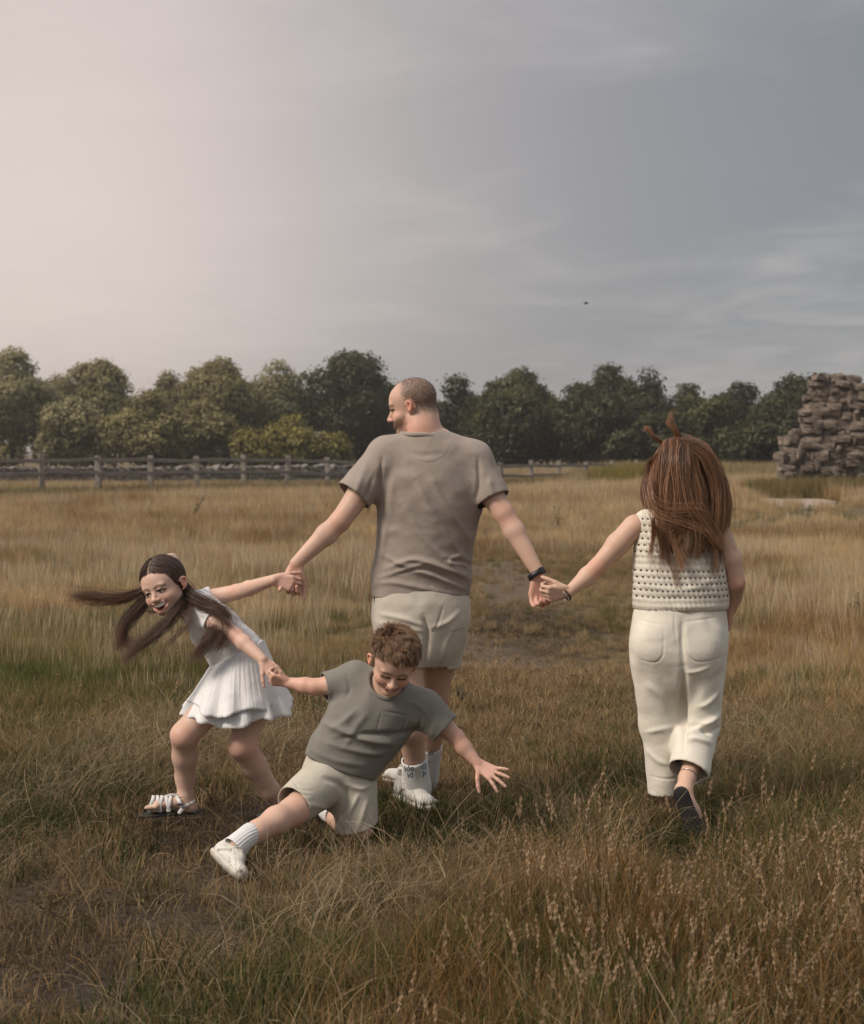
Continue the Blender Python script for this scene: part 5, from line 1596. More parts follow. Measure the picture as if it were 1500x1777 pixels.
    lock([(322, 1032), (330, 1055), (330, 1078), (310, 1100), (285, 1125), (262, 1140)], 40, (0.0074, 0.0060, 0.0052, 0.0060, 0.0074, 0.0089), (-.05, -.12, -.15, -.16, -.16, -.16))
    lock([(318, 1015), (335, 1035), (362, 1052), (390, 1062), (400, 1075)], 442, (0.0149, 0.0149, 0.0163, 0.0134, 0.0067), (-.02, -.08, -.11, -.10, -.10))
    lock([(325, 1030), (345, 1048), (375, 1060), (395, 1085), (402, 1092)], 168, (0.0119, 0.0134, 0.0149, 0.0089, 0.0044), (-.04, -.10, -.15, -.16, -.17))
    lock([(368, 1075), (372, 1090), (360, 1115), (345, 1132), (330, 1142)], 316, (0.0089, 0.0163, 0.0163, 0.0119, 0.0089), (-.10, -.15, -.17, -.17, -.17))
    lock([(372, 1080), (388, 1096), (384, 1115), (374, 1130)], 158, (0.0089, 0.0104, 0.0089, 0.0060), (-.12, -.16, -.17, -.17))
    lock([(308, 1065), (318, 1075), (325, 1090), (322, 1110), (290, 1140)], 13, (0.0030, 0.0030, 0.0030, 0.0044, 0.0060), (-.1, -.14, -.15, -.16, -.16))
    lock([(280, 1060), (262, 1062), (252, 1058)], 27, (0.0030, 0.0037, 0.0030), (.02, .0, -.02))
    hair_object('pigtails', np.array(S), .0005, hair_mat('brown_hair', (.020, .010, .007), (.075, .034, .019), (.27, .13, .064)), girl, tone=TN)
    # hair bow behind the crown
    f = Field(.003)
    bm = plain('blush_ribbon', (.55, .40, .32), .8, .2)
    for c_, a_ in (((294, 966), .35), ((306, 970), -1.0)):
        M_ = np.array([[math.cos(a_), 0, math.sin(a_)], [0, 1, 0], [-math.sin(a_), 0, math.cos(a_)]])
        f.ell(J(c_[0], c_[1], .05), (.026, .008, .013), M_, .004)
    f.ell(J(301, 969, .045), (.008, .010, .008), None, .004)
    V2, F2 = f.draw(); link_obj('hair_bow', mesh_np('hair_bow', V2, F2), girl, bm)

    # ---- top
    wm = cloth('white_gauze', (.82, .80, .785), .95, wr=.32, weave=500)
    f = Field(.004)
    f.chain([J(420, 1146), J(408, 1132), J(374, 1092), J(345, 1056)], [.112, .108, .098, .076], .03, DY, .78)
    f.seg(J(346, 1062, -.05), J(376, 1083, -.122), .053, .046, .03)
    f.seg(J(348, 1046, .04), J(372, 1036, .10), .050, .048, .03)
    f.cap(J(369, 1079, -.112), nrm(J(378, 1083, -.12) - J(346, 1062, -.05)), .10, .066)
    f.cap(J(366, 1038, .09), nrm(v3(1, .3, .2)), .08, .06)
    f.seg(J(330, 1050), J(303, 1040, -.04), .050, .06, .004, mode='cut')
    finish_cloth('top', f, wm, girl, Y0, [([(330, 1085), (350, 1110), (372, 1125)], .004, .010), ([(400, 1085), (425, 1110), (450, 1112)], .005, .010),
                 ([(376, 1152), (410, 1138), (450, 1108)], .010, .010), ([(345, 1075), (360, 1100), (385, 1135)], .004, .008)], .0042, (18, 18, 18), 1)
    # ---- tiered skirt
    def tier(name, L0, R0, b0, L1, R1, b1, sag, waves, amp, seed, parent):
        rg = np.random.default_rng(seed); n, m_ = 220, 22
        ph = rg.random(6) * 6.28
        V = []
        for i in range(m_):
            t = i / (m_ - 1)
            L_ = W(L0[0] + (L1[0] - L0[0]) * t, L0[1] + (L1[1] - L0[1]) * t, Y0); R_ = W(R0[0] + (R1[0] - R0[0]) * t, R0[1] + (R1[1] - R0[1]) * t, Y0)
            # swing outwards like a bell
            c = (L_ + R_) / 2; hv = (R_ - L_) / 2; b = b0 + (b1 - b0) * (t ** .8)
            th = np.linspace(0, 2 * np.pi, n, endpoint=False)
            ruf = (np.cos(waves * th + ph[0] + 1.5 * np.sin(2 * th + ph[1])) + .6 * np.cos(waves * 1.7 * th + ph[2]) + .4 * np.cos(waves * .55 * th + ph[3])) * amp * t ** 1.2
            fine = np.cos(55 * th + ph[4] + 3 * np.sin(3 * th)) * .0022 * (1 - t) * min(1, t * 8) + .0012 * np.cos(90 * th + ph[5])
            k = 1 + (ruf + fine) / .17
            x = c + (np.cos(th) * k)[:, None] * hv + (np.sin(th) * k * b)[:, None] * DY
            x[:, 2] -= sag * t * (np.maximum(0, -np.sin(th)) ** 1.0) + .5 * np.abs(ruf) - .012 * np.cos(5 * th + ph[2]) * t
            V.append(x)
        V = np.concatenate(V); N_ = None
        i, s = np.meshgrid(np.arange(m_ - 1), np.arange(n), indexing='ij')
        F_ = np.stack([i * n + s, i * n + (s + 1) % n, (i + 1) * n + (s + 1) % n, (i + 1) * n + s], -1).reshape(-1, 4)
        nn = vert_normals(V, F_); nv = len(V)
        V2 = np.concatenate([V, V - nn * .002]); s = np.arange(n); e = (m_ - 1) * n
        rim = np.stack([e + s, e + (s + 1) % n, e + (s + 1) % n + nv, e + s + nv], 1)
        return link_obj(name, mesh_np(name, V2, np.concatenate([F_, F_[:, ::-1] + nv, rim])), parent, wm)
    sk = tier('skirt', (370, 1156), (454, 1112), .095, (318, 1226), (508, 1222), .215, .045, 9, .014, 2, girl)
    tier('ruffle', (366, 1155), (458, 1111), .112, (331, 1206), (490, 1200), .235, .050, 8, .008, 4, sk)
    wb = catmull([W(370, 1157, Y0 - .02), W(395, 1158, Y0 - .09), W(430, 1140, Y0 - .10), W(455, 1112, Y0 - .03)], 24)
    link_obj('waistband', tube_mesh('waistband', wb, .008), sk, wm)

    # ---- sandals
    sm = plain('white_strap', (.74, .71, .68), .55, .4)
    f = Field(.003)
    q = J(336, 1408, -.03); q[2] = .022; e = J(254, 1400, -.075); e[2] = .018
    f.chain([q, (q + e) / 2 + v3(0, .004, 0), e], [.034, .032, .036], .02, v3(0, 0, 1), .24)
    V2, F2 = f.draw(); so = link_obj('sandal', mesh_np('sandal', V2, F2), girl, SOLE)
    def strap(pts, r=.0065, flat=None):
        f = Field(.0022); c = catmull(pts, 12)
        for i in range(11): f.seg(c[i], c[i + 1], r, r, .002, w=DY, q=.42)
        V2, F2 = f.draw(); link_obj('strap', mesh_np('strap', V2, F2), so, sm)
    for xx, tilt in ((266, -7), (274, 5), (281, -5), (289, 5), (296, -4)):
        strap([J(xx + tilt, 1407, -.092), J(xx + tilt * .5, 1396, -.093), J(xx, 1386, -.082), J(xx, 1382, -.060), J(xx - tilt * .3, 1386, -.035), J(xx - tilt, 1404, -.03)], .0078)
    strap([J(306, 1381, -.065), J(312, 1392, -.088), J(318, 1401, -.078), J(312, 1410, -.085)], .0085)
    strap([J(316, 1400, -.083), J(330, 1396, -.068), J(338, 1388, -.03), J(334, 1388, .0)], .0068)
    strap([J(306, 1380, -.065), J(312, 1378, -.02), J(322, 1384, .01), J(334, 1388, .0)], .0068)
    strap([J(284, 1384, -.075), J(296, 1380, -.07), J(307, 1380, -.065)], .006)
    f = Field(.002); f.box(J(313, 1395, -.095), (.010, .003, .006), None, .002); V2, F2 = f.draw()
    link_obj('buckle', mesh_np('buckle', V2, F2), so, plain('steel_buckle', (.55, .55, .55), .3, .5, 1.0))
    f = Field(.003); q = hr * [1, 1, 0] + v3(0, .01, .016)
    f.chain([q, q + v3(-.04, -.08, 0), q + v3(-.075, -.165, 0)], [.034, .032, .036], .02, v3(0, 0, 1), .34)
    V2, F2 = f.draw(); link_obj('sandal', mesh_np('sandal', V2, F2), girl, SOLE)
    return girl
# ------------------------------------------------------------------ the boy
def build_boy():
    Y0 = 6.18
    J = lambda x, y, d=0.0: W(x, y, Y0 + d)
    DY = v3(0, 1, 0)
    f = Field(0.0032)
    f.chain([J(590, 1338, .02), J(620, 1285), J(655, 1235), J(668, 1215)], [.105, .098, .105, .09], .03, DY, .68)
    f.chain([J(667, 1210, .02), J(670, 1180, -.02), J(676, 1160, -.06)], [.055, .045, .045], .02)
    le, lw = J(546, 1192, .03), J(502, 1185, .06)
    f.chain([J(612, 1180, .02), J(578, 1188, .02), le], [.040, .037, .031], .02)
    f.chain([le, J(530, 1190, .04), lw], [.031, .031, .021], .012)
    re_, rw = J(793, 1280, -.02), J(829, 1325, -.06)
    f.chain([J(740, 1232, .0), J(768, 1258, -.01), re_], [.042, .038, .030], .02)
    f.chain([re_, J(805, 1297, -.035), rw], [.030, .030, .020], .012)
    hand(f, lw, (-1, -.05, .22), (.1, .8, -.6), (.15, -.55, .8), .135, [(40, 65, 45), (42, 68, 45), (45, 68, 45), (45, 65, 45)], (.55, .7, .3))
    hand(f, rw, (.72, -.35, -.42), (.2, -.15, -1), (-.62, -.45, -.62), .145, [(5, 12, 10), (-4, 10, 8), (-10, 8, 8), (-14, 8, 8)], (.85, .5, .25), .55)
    # front leg
    k1, a1 = J(508, 1410, -.20), J(416, 1462, -.44)
    f.chain([J(573, 1355, .0), k1], [.078, .054], .03)
    f.chain([k1, J(480, 1424, -.28), J(446, 1444, -.36), a1], [.052, .050, .040, .031], .02)
    # kneeling leg
    k2, a2 = J(624, 1441, -.02), J(566, 1408, .26)
    f.chain([J(612, 1355, .03), k2], [.078, .052], .03)
    f.chain([k2, J(604, 1434, .08), a2], [.050, .047, .031], .02)
    H = Head(J(684, 1146, -.10), (.06, -.84, -.50), (.20, -.2, 1), .232)
    g = sculpt_head(f, H, True, 'closed')
    f.seg(H.p((0, -.14, -.22)), J(668, 1200, .01), .042, .048, .02)
    V, F = f.draw(); V = relax(V, F, 1, .3); N = vert_normals(V, F)
    base = np.array([.64, .42, .32])
    C = np.tile(base, (len(V), 1)) * (1 + .05 * vnoise(V * 25))[:, None]
    for e in (le, re_, k1, k2): C = pell(C, V, e + v3(0, -.02, 0), (.045, .05, .045), (.62, .33, .24), .55, .9)
    for e in (rw, lw): C = pell(C, V, e + v3(.0, 0, -.02), (.10, .09, .08), (.66, .36, .28), .5, .9)
    C = paint_face(C, V, H, g, None, (.46, .16, .13), (.17, .10, .06), 'closed', 'slit', .45)
    P = H.loc(V); inside = (np.abs(P) < .72).all(1)
    top = P[:, 2] - (.25 - np.maximum(0, np.abs(P[:, 0]) - .16) * .5)
    side = np.minimum(.03 - P[:, 1] + .35 * P[:, 2], P[:, 2] + .22)
    ear = (np.linalg.norm((P - np.array([0, -.06, g['ez']])) / np.array([9, .085, .13]), axis=1) < 1) & (np.abs(P[:, 0]) > .33)
    m = np.clip(np.maximum(top, side) / .03, 0, 1) * inside * ~ear
    C = paint(C, m, (.085, .048, .028), .9)
    boy = link_obj('person', mesh_np('person', V, F, colors=C), None, SKIN)
    tag(boy, 'boy in a grey-green t-shirt kneeling on one leg, reaching to the ground', 'person', 'family of four running hand in hand')
    # ---- short hair combed forward in tufts
    rng = np.random.default_rng(8)
    idx = rng.choice(np.flatnonzero(m > .5), 12000)
    S = []
    crown = np.array([.08, -.22, .42])
    for i in idx:
        q = P[i] + rng.normal(0, .006, 3)
        nl = N[i] @ H.M.T
        d = q - crown; d = d - nl * (d @ nl); d = d / (np.linalg.norm(d) + 1e-6)
        comb = np.array([-.55, .75, -.12]); comb = comb - nl * (comb @ nl)
        cell = np.floor(q * 13); cr = np.random.default_rng(int(abs(cell @ np.array([73, 1931, 719])) + 5)).normal(0, 1, 3)
        hgt = np.clip((q[2] - .0) / .3, .15, 1)
        ln = (.05 + .105 * hgt) * rng.uniform(.7, 1.1)
        dd = d * .55 + comb * .75 + nl * .32 * hgt + cr * .28 * hgt + rng.normal(0, .10, 3)
        dd = dd / np.linalg.norm(dd)
        t = np.linspace(0, 1, 6)[:, None]
        s = q + dd * ln * t + nl * ln * .20 * np.sin(t * 2.4) - nl * .12 * ln * t ** 2
        S.append(H.o + H.h * (s @ H.M))
    hair_object('short_hair', np.array(S), .00065, hair_mat('light_brown_hair', (.030, .014, .008), (.135, .066, .033), (.40, .23, .125)), boy)

    # ---- t-shirt
    f = Field(.0045)
    f.chain([J(584, 1342, .0), J(600, 1310), J(634, 1262), J(655, 1238)], [.138, .140, .150, .150], .04, DY, .66)
    f.seg(J(668, 1205, .02), J(618, 1180, .03), .072, .068, .05); f.seg(J(675, 1212, .02), J(735, 1228, .01), .076, .070, .05)
    f.seg(J(618, 1181, .03), J(552, 1192, .02), .062, .052, .035)
    f.seg(J(735, 1230, .0), J(782, 1272, -.02), .068, .062, .035)
    f.cap(J(563, 1192, .02), v3(-.95, -.3, -.15), .11, .066)
    f.cap(J(774, 1264, -.015), J(782, 1272, -.02) - J(735, 1230, .0), .12, .074)
    f.cap(J(588, 1328, .0), v3(-.34, 0, -.94), .26)
    f.seg(J(672, 1188, -.03), J(680, 1150, -.09), .064, .09, .006, mode='cut')
    folds = [([(690, 1285), (650, 1278), (600, 1262), (560, 1250)], .016, .012), ([(735, 1262), (690, 1268), (640, 1266), (590, 1275)], -.014, .010),
             ([(560, 1280), (600, 1290), (650, 1300), (672, 1300)], .009, .011), ([(545, 1298), (590, 1312), (640, 1322)], .007, .011),
             ([(620, 1225), (600, 1245), (575, 1262)], .008, .012), ([(640, 1230), (620, 1255), (600, 1290)], .006, .012),
             ([(730, 1235), (728, 1255), (716, 1268)], -.005, .006), ([(600, 1165), (608, 1190), (602, 1208)], -.006, .008),
             ([(665, 1226), (690, 1232), (708, 1238)], -.004, .003), ([(708, 1238), (700, 1260), (694, 1274)], -.004, .003), ([(665, 1226), (658, 1250), (655, 1264)], -.003, .003),
             ([(700, 1210), (728, 1220), (745, 1240)], .004, .008), ([(535, 1312), (575, 1335), (615, 1345)], -.002, .003), ([(760, 1240), (752, 1262), (748, 1275)], .004, .010)]
    tm = cloth('sage_grey_jersey', (.228, .212, .184), .88)
    sh = finish_cloth('t_shirt', f, tm, boy, Y0, folds, .0030, (12, 12, 12), 2)
    c = J(671, 1192, -.035); ax = nrm(J(680, 1150, -.09) - J(668, 1200, 0)); a = nrm(np.cross(ax, DY)); b = np.cross(ax, a)
    link_obj('collar', tube_mesh('collar', [c + .067 * math.cos(t) * a + .064 * math.sin(t) * b for t in np.linspace(0, 2 * np.pi, 40, endpoint=False)], .007, 8, True), sh, tm)

    # ---- cargo shorts
    f = Field(.0045)
    f.chain([J(600, 1312, .02), J(586, 1340, .02), J(586, 1355, .02)], [.118, .126, .115], .04, DY, .74)
    f.seg(J(570, 1350, -.01), J(504, 1402, -.18), .096, .076, .03)
    f.seg(J(612, 1355, .02), J(621, 1438, -.01), .094, .078, .03)
    f.cap(J(511, 1399, -.165), J(504, 1402, -.19) - J(570, 1350, -.01), .13)
    f.cap(J(621, 1436, -.01), v3(.25, .1, -1), .13)
    folds = [([(560, 1335), (590, 1350), (606, 1375)], -.010, .010), ([(606, 1360), (600, 1390), (585, 1420)], -.010, .009), ([(625, 1370), (612, 1395), (600, 1425)], .008, .009),
             ([(640, 1380), (630, 1410), (620, 1435)], .006, .009), ([(600, 1352), (625, 1362), (645, 1360)], .007, .009), ([(530, 1375), (555, 1380), (575, 1395)], .006, .010),
             ([(512, 1336), (528, 1350), (550, 1356)], -.005, .003), ([(506, 1352), (545, 1362)], -.005, .003), ([(495, 1392), (515, 1402), (530, 1406)], -.002, .003)]
    stm = cloth('sand_cotton', (.56, .505, .415), .9)
    so = finish_cloth('shorts', f, stm, boy, Y0, folds, .003, (13, 13, 13), 2)
    # ---- socks and shoes
    rib_tube('sock', [J(437, 1446, -.375), J(424, 1456, -.42), J(406, 1472, -.45)], [.041, .040, .044], SOCK, boy, 22, .0009)
    rib_tube('sock', [J(580, 1415, .18), J(568, 1409, .25), J(556, 1402, .31)], [.037, .036, .038], SOCK, boy, 22, .0009)
    sneaker(boy, J(366, 1483, -.40) , J(408, 1526, -.58), v3(.70, .30, .62), .245, WHITE_SHOE, CREAM_SOLE, BONE, LACE, 'white trainer tipped on its edge')
    sneaker(boy, J(560, 1410, .36), J(540, 1424, .20), v3(-.55, .25, .60), .205, BONE, CREAM_SOLE, WHITE_SHOE, LACE)
    return boy
# ------------------------------------------------------------------ the people
build_man(); build_woman(); build_girl(); build_boy()
# ------------------------------------------------------------------ grass
def build_grass():
    rng = np.random.default_rng(77)
    mt = bpy.data.materials.new('meadow_grass'); mt.use_nodes = True; nt = mt.node_tree; nt.nodes.clear()
    ti = attr_node(nt, 'tint', 'INSTANCER'); a = attr_node(nt, 'col')
    c = mix_node(nt, 1.0, ti.outputs['Color'], a.outputs['Color'], 'MULTIPLY')
    d = nt.nodes.new('ShaderNodeBsdfDiffuse'); t = nt.nodes.new('ShaderNodeBsdfTranslucent'); lk(nt, c, d.inputs[0]); lk(nt, c, t.inputs[0])
    mx = nt.nodes.new('ShaderNodeMixShader'); mx.inputs[0].default_value = .22; lk(nt, d.outputs[0], mx.inputs[1]); lk(nt, t.outputs[0], mx.inputs[2])
    o = nt.nodes.new('ShaderNodeOutputMaterial'); lk(nt, mx.outputs[0], o.inputs[0])
    col = bpy.data.collections.new('grass_tufts')
    def blades(n, rad, hmin, hmax, wid, bend, flat=0.0, head=0.0, seg=3):
        V = []; F = []; C = []
        for _ in range(n):
            r = rad * math.sqrt(rng.random()); th = rng.random() * 6.283
            p = np.array([r * math.cos(th), r * math.sin(th), -.01])
            az = rng.random() * 6.283 if rng.random() < .75 else th
            dirh = np.array([math.cos(az), math.sin(az), 0]); side = np.array([-math.sin(az), math.cos(az), 0])
            tw = rng.random() * 3.14; side = side * math.cos(tw) + dirh * math.sin(tw)
            h = rng.uniform(hmin, hmax); b = rng.uniform(.2, 1.0) * bend + flat * rng.uniform(.5, 1.3)
            w = wid * rng.uniform(.7, 1.3); tone = rng.uniform(.62, 1.25); hue = rng.normal(0, .07)
            ang = flat * rng.uniform(.5, 1.0)
            k0 = len(V); q = p.copy()
            for i in range(seg + 1):
                tt = i / seg; ww = w * (1 - tt ** 1.6 * .92)
                V += [q - side * ww / 2, q + side * ww / 2]
                cc = np.array([1 + hue, 1, 1 - hue]) * tone * (.72 + .45 * tt); C += [cc, cc]
                ang += b / seg
                q = q + (np.array([0, 0, 1]) * math.cos(ang) + dirh * math.sin(ang)) * h / seg
            for i in range(seg): k = k0 + 2 * i; F.append((k, k + 1, k + 3, k + 2))
            if rng.random() < head:                       # a seed head: small husks up the stalk
                up = nrm(np.array([0, 0, 1]) * math.cos(ang) + dirh * math.sin(ang)); L = rng.uniform(.035, .075)
                pc = np.array([1.12, 1.08, 1.16]) * rng.uniform(.85, 1.25)
                for j in range(13):
                    e = q - up * L * .25 + up * L * (j / 12); ph = j * 2.4
                    o_ = (side * math.cos(ph) + np.cross(up, side) * math.sin(ph)); wj = .0042 * math.sin(math.pi * (j + 2) / 16) + .0012
                    k0 = len(V); V += [e, e + o_ * wj + up * .004, e + up * .013 + o_ * wj * .6, e + np.cross(up, o_) * .0024 + up * .006]; C += [pc * .85, pc, pc * 1.1, pc]
                    F.append((k0, k0 + 1, k0 + 2, k0 + 3))
        return np.array(V), np.array(F), np.array(C)
    kinds = []
    def add(n_var, *args, **kw):
        ids = []
        for _ in range(n_var):
            V, F, C = blades(*args, **kw)
            o = bpy.data.objects.new('tuft_%02d' % len(kinds), mesh_np('tuft', V, F, True, C)); o.data.materials.append(mt)
            col.objects.link(o); ids.append(len(kinds)); kinds.append(o)
        return ids
    K = dict(
        tangle=add(6, 24, .20, .14, .32, .0023, 1.7, flat=.35, seg=4), dry=add(6, 75, .13, .05, .19, .0030, 1.35), green=add(5, 80, .12, .05, .15, .0038, 1.1), short=add(4, 70, .13, .03, .09, .0034, 1.2),
        stalk=add(6, 9, .15, .16, .33, .0022, .35, head=.8, seg=4), thatch=add(5, 60, .16, .08, .20, .0026, .5, flat=1.15),
        litter=add(5, 46, .15, .02, .075, .0042, .6, flat=1.5, seg=2), far=add(5, 90, .30, .22, .46, .0085, .55), farstalk=add(3, 46, .30, .30, .55, .0060, .30, head=.0))
    pts, scl, rot, var, tin = [], [], [], [], []
    STRAW = np.array([.375, .274, .150]); BROWN = np.array([.230, .150, .075]); RUST = np.array([.170, .092, .040]); GREEN = np.array([.135, .138, .046]); DEEP = np.array([.070, .080, .028]); PALE = np.array([.455, .352, .228])
    def scatter(y0, y1, n, spread=1.0):
        # even over the ground seen between two distances, and two metres to either side
        y = np.sqrt(rng.uniform(y0 * y0, y1 * y1, n)); hw = y * 750 / FPX * 1.06 + 1.3
        return rng.uniform(-1, 1, n) * hw, y
    def put(kind, x, y, sc, tint, lean=.10):
        n = len(x)
        if n == 0: return
        z = ground_z(x, y); td = trod(x, y) if kind in ('dry', 'green', 'stalk', 'tangle', 'thatch') else np.zeros(n)
        sc = sc * (1 - .68 * td)
        if kind in ('stalk', 'tangle'):
            m = rng.random(n) > .9 * td; x, y, z, sc = x[m], y[m], z[m], sc[m]; tint = np.broadcast_to(tint, (n, 3))[m]; n = len(x)
        pts.append(np.stack([x, y, z], 1)); scl.append(sc * rng.uniform(.75, 1.25, n)); var.append(rng.choice(K[kind], n))
        rot.append(np.stack([rng.normal(0, lean, n), rng.normal(0, lean, n), rng.uniform(0, 6.283, n)], 1))
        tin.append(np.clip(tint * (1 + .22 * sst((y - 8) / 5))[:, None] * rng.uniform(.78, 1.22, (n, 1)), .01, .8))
    def fields(x, y):
        px = 750 + x * FPX / y
        patch = sst(.45 + .9 * N2(x, y, .45) + .7 * N2(x, y, 1.3, 4))                 # green flushes
        leftish = sst((620 - px) / 420) * sst((17 - y) / 7)
        g = np.clip(patch * .62 + leftish * .40 - .12, 0, 1)
        g = g * (1 - .65 * sst((y - 13) / 10)) * (1 - .85 * path_mask(x, y)) * (1 - .35 * corridor(x, y))
        rust = (.35 + .65 * sst((px - 300) / 500)) * sst((6.4 - y) / 1.7)
        g = g * (1 - .8 * rust * sst((px - 380) / 200))
        return px, g, rust
    def base_tint(x, y, a=STRAW):
        px, g, rust = fields(x, y)
        t = a + (BROWN - a) * sst(.40 + .9 * N2(x, y, .5, 8) + .5 * N2(x, y, 1.6, 11))[:, None] * .85
        t = t + (RUST - t) * (rust * .85)[:, None]
        gc = GREEN + (DEEP - GREEN) * sst(.4 + N2(x, y, 2.3, 2))[:, None]
        t = t + (np.array([.235, .178, .118]) - t) * (.55 * corridor(x, y))[:, None]
        return (t + (gc - t) * (g * .85)[:, None]) * np.array([1.07, 1.0, .90]), g, rust
    # grass trodden down round the feet
    FEET = ((1195, 60, 5.2, 6.25), (725, 70, 6.0, 6.65), (610, 60, 5.7, 6.2), (395, 55, 5.1, 5.75), (545, 45, 5.9, 6.5))
    def trod(x, y):
        px = 750 + x * FPX / y; m = np.zeros(len(x))
        for c, w, a, b in FEET: m = np.maximum(m, sst((w * 1.35 - np.abs(px - c)) / (w * .5)) * sst((y - a) / .25) * sst((b + .15 - y) / .2))
        return m
    def keep(x, y, p): m = rng.random(len(x)) < p; return x[m], y[m]
    # --- near field
    x, y = scatter(3.4, 12.5, 11500); t = path_mask(x, y); b = bare_mask(x, y); x, y = keep(x, y, (1 - .97 * t) * (1 - b) * (1 - .60 * corridor(x, y)))
    x, y = keep(x, y, .35 + .65 * sst(.75 + 1.3 * N2(x, y, 1.5, 31)))
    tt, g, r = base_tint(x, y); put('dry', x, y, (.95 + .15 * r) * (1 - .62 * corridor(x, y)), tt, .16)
    x, y = scatter(3.4, 10.5, 9000); px, g, r = fields(x, y); x, y = keep(x, y, (g * .95 + .10) * (1 - .85 * path_mask(x, y)) * (1 - bare_mask(x, y)))
    n = len(x); put('green', x, y, 1.15 * (1 - .45 * corridor(x, y)), (GREEN + (DEEP - GREEN) * rng.random((n, 1)) * .9))
    x, y = scatter(3.4, 10.5, 8000); x, y = keep(x, y, .85 * (1 - .72 * bare_mask(x, y)) * (1 - .60 * path_mask(x, y)))
    tt, g, r = base_tint(x, y); put('thatch', x, y, (1 - .3 * path_mask(x, y)) * (1 - .4 * bare_mask(x, y)), tt * .95)
    x, y = scatter(3.4, 9.0, 5200); x, y = keep(x, y, (1 - .9 * bare_mask(x, y)) * (1 - .8 * path_mask(x, y)) * sst(.6 + N2(x, y, 1.1, 13)))
    tt, g, r = base_tint(x, y); put('tangle', x, y, np.full(len(x), .95), tt * .4 + PALE * .55, .3)
    x, y = scatter(3.4, 10.0, 5200); px = 750 + x * FPX / y; x, y = keep(x, y, sst(N2(x, y, .8, 21) * 1.6 + .75 * sst((420 - px) / 300) - .15 - .55 * sst((px - 480) / 200)) * (1 - bare_mask(x, y)) * (1 - .95 * path_mask(x, y)))
    put('short', x, y, np.full(len(x), 1.35), DEEP * .9 + 0 * x[:, None])
    x, y = scatter(3.4, 11.0, 6000); x, y = keep(x, y, (.15 + .85 * path_mask(x, y)) * (1 - .92 * bare_mask(x, y)))
    tt, g, r = base_tint(x, y); put('short', x, y, np.full(len(x), 1.0), tt)
    x, y = scatter(3.4, 8.5, 5200); px = 750 + x * FPX / y
    x, y = keep(x, y, (.05 * (y > 6.6) + .95 * sst((px - 480) / 420) * sst((5.55 - y) / .7)) * (1 - .9 * corridor(x, y)) * (1 - bare_mask(x, y)) * sst(.55 + .9 * N2(x, y, 1.2, 6)))
    put('stalk', x, y, np.full(len(x), .92), RUST * .28 + STRAW * .50 + PALE * .20 + 0 * x[:, None], .2)
    x, y = scatter(3.4, 16.0, 9000); x, y = keep(x, y, np.maximum(path_mask(x, y), bare_mask(x, y)))
    tt = BROWN * .55 + (STRAW * .8 - BROWN * .55) * rng.random((len(x), 1)); put('litter', x, y, .8 + .5 * rng.random(len(x)), tt * (1 - .45 * bare_mask(x, y))[:, None], .25)
    # --- middle field
    x, y = scatter(9.5, 24, 9000); x, y = keep(x, y, 1 - .8 * path_mask(x, y))
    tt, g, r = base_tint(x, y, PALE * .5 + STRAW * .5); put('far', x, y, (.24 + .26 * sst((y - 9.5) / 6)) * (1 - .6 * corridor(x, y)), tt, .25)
    x, y = scatter(9.5, 24, 5000); px, g, r = fields(x, y); x, y = keep(x, y, np.clip(g * 1.4, 0, .9) * (1 - .6 * path_mask(x, y)))
    put('far', x, y, (.24 + .22 * sst((y - 9.5) / 6)) * (1 - .5 * corridor(x, y)), GREEN + (DEEP - GREEN) * rng.random((len(x), 1)))
    x, y = scatter(9.5, 24, 4500); x, y = keep(x, y, (1 - corridor(x, y)) * sst(.6 + N2(x, y, .6, 3))); put('farstalk', x, y, .34 + .28 * sst((y - 9.5) / 6), PALE + 0 * x[:, None])
    # --- far field up to the fence and the ruin
    x, y = scatter(23, 62, 9500); onp = np.hypot((x - 9.0 - .10 * (y - 40.2)) / 1.15, (y - 40.2) / 4.4) < 1
    sw = np.exp(-(((y - 33.5 - (x - 8) * .5) / 3.2) ** 2)) * sst((x - 4.5) / 2)                # mown green strip before the path
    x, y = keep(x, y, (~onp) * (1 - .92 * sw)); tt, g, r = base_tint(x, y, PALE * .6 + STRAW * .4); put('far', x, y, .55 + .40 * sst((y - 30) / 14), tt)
    x, y = scatter(23, 62, 2600); x, y = keep(x, y, np.exp(-(((y - 33.5 - (x - 8) * .5) / 3.2) ** 2)) * sst((x - 4.5) / 2)); put('far', x, y, np.full(len(x), .30), GREEN * .85 + 0 * x[:, None])
    x, y = scatter(23, 60, 3500); x, y = keep(x, y, ~(np.hypot((x - 9.0 - .10 * (y - 40.2)) / 1.2, (y - 40.2) / 4.8) < 1) * (1 - np.exp(-(((y - 33.5 - (x - 8) * .5) / 3.4) ** 2)) * sst((x - 4.5) / 2))); put('farstalk', x, y, .55 + .45 * sst((y - 30) / 14), PALE * .9 + 0 * x[:, None])
    # rough growth along the fence, at the ruin's foot and beyond
    i = rng.uniform(-3, 18, 1500); Zf = 46 * (1 + .0336 * i); Xf = ((75 + 101.5 * i) / (1 + .0336 * i) - 750) * Zf / FPX
    put('far', Xf + rng.normal(0, .3, 1500), Zf + rng.normal(-.5, .7, 1500), np.full(1500, 1.25), BROWN * .9 + (GREEN - BROWN) * rng.random((1500, 1)) * .7)
    x = rng.uniform(8.6, 14.5, 700); put('far', x, 43.2 + rng.normal(-.4, .6, 700), np.full(700, 1.2), BROWN + (GREEN * .8 - BROWN) * rng.random((700, 1)))
    x = rng.uniform(6.3, 8.4, 260); put('far', x, rng.uniform(56, 64, 260), np.full(260, 1.7), np.array([.185, .15, .045]) + 0 * x[:, None])
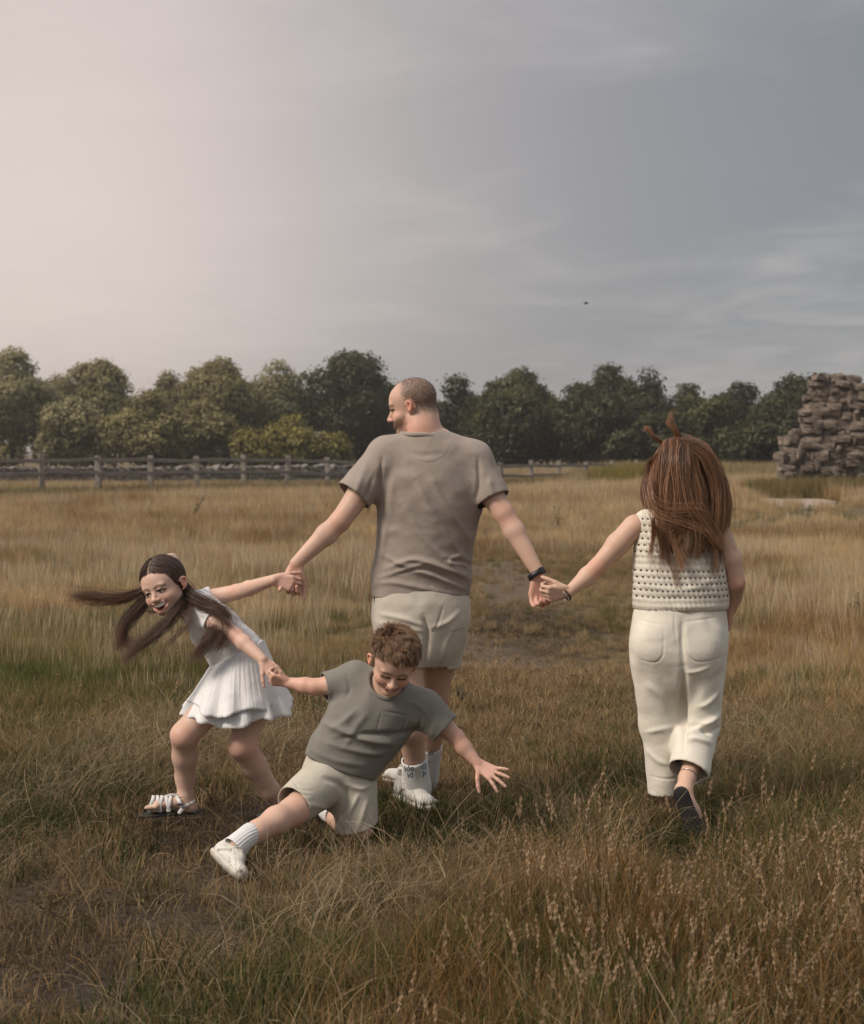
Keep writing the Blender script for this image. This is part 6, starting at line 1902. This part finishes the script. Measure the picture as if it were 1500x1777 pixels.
    x = rng.uniform(7.5, 16, 1100); put('far', x, rng.uniform(60, 84, 1100), np.full(1100, 1.8), STRAW * .8 + (GREEN - STRAW * .8) * rng.random((1100, 1)) * .6)
    x, y = scatter(62, 100, 4500); put('far', x, y, np.where((y < 86) & (x < 0), .45, 1.4), PALE * .75 + (STRAW * .9 - PALE * .75) * rng.random((len(x), 1)))
    P = np.concatenate(pts).astype(np.float32); n = len(P)
    me = bpy.data.meshes.new('grass'); me.vertices.add(n); me.vertices.foreach_set('co', P.ravel())
    def at(name, typ, key, arr):
        a_ = me.attributes.new(name, typ, 'POINT'); a_.data.foreach_set(key, np.ascontiguousarray(arr).ravel())
    at('scl', 'FLOAT', 'value', np.concatenate(scl).astype(np.float32)); at('var', 'INT', 'value', np.concatenate(var).astype(np.int32))
    at('rot', 'FLOAT_VECTOR', 'vector', np.concatenate(rot).astype(np.float32))
    tc = np.ones((n, 4), np.float32); tc[:, :3] = np.concatenate(tin); at('tint', 'FLOAT_COLOR', 'color', tc)
    ob = link_obj('grass', me, None, mt)
    tag(ob, 'dry seeding grass covering the meadow', 'grass', kind='stuff')
    ng = bpy.data.node_groups.new('grass_scatter', 'GeometryNodeTree')
    ng.interface.new_socket('Geometry', in_out='INPUT', socket_type='NodeSocketGeometry'); ng.interface.new_socket('Geometry', in_out='OUTPUT', socket_type='NodeSocketGeometry')
    N, L = ng.nodes.new, ng.links.new
    gi, go = N('NodeGroupInput'), N('NodeGroupOutput')
    ci = N('GeometryNodeCollectionInfo'); ci.inputs['Collection'].default_value = col; ci.inputs['Separate Children'].default_value = True; ci.inputs['Reset Children'].default_value = True
    iop = N('GeometryNodeInstanceOnPoints'); iop.inputs['Pick Instance'].default_value = True
    def na(name, typ):
        q = N('GeometryNodeInputNamedAttribute'); q.data_type = typ; q.inputs['Name'].default_value = name
        return next(s_ for s_ in q.outputs if s_.enabled and s_.name == 'Attribute')
    L(gi.outputs[0], iop.inputs['Points']); L(ci.outputs[0], iop.inputs['Instance'])
    L(na('var', 'INT'), iop.inputs['Instance Index'])
    e2r = N('FunctionNodeEulerToRotation'); L(na('rot', 'FLOAT_VECTOR'), e2r.inputs[0]); L(e2r.outputs[0], iop.inputs['Rotation'])
    L(na('scl', 'FLOAT'), iop.inputs['Scale']); L(iop.outputs[0], go.inputs[0])
    md = ob.modifiers.new('scatter', 'NODES'); md.node_group = ng
    print('grass tufts', n)
build_grass()
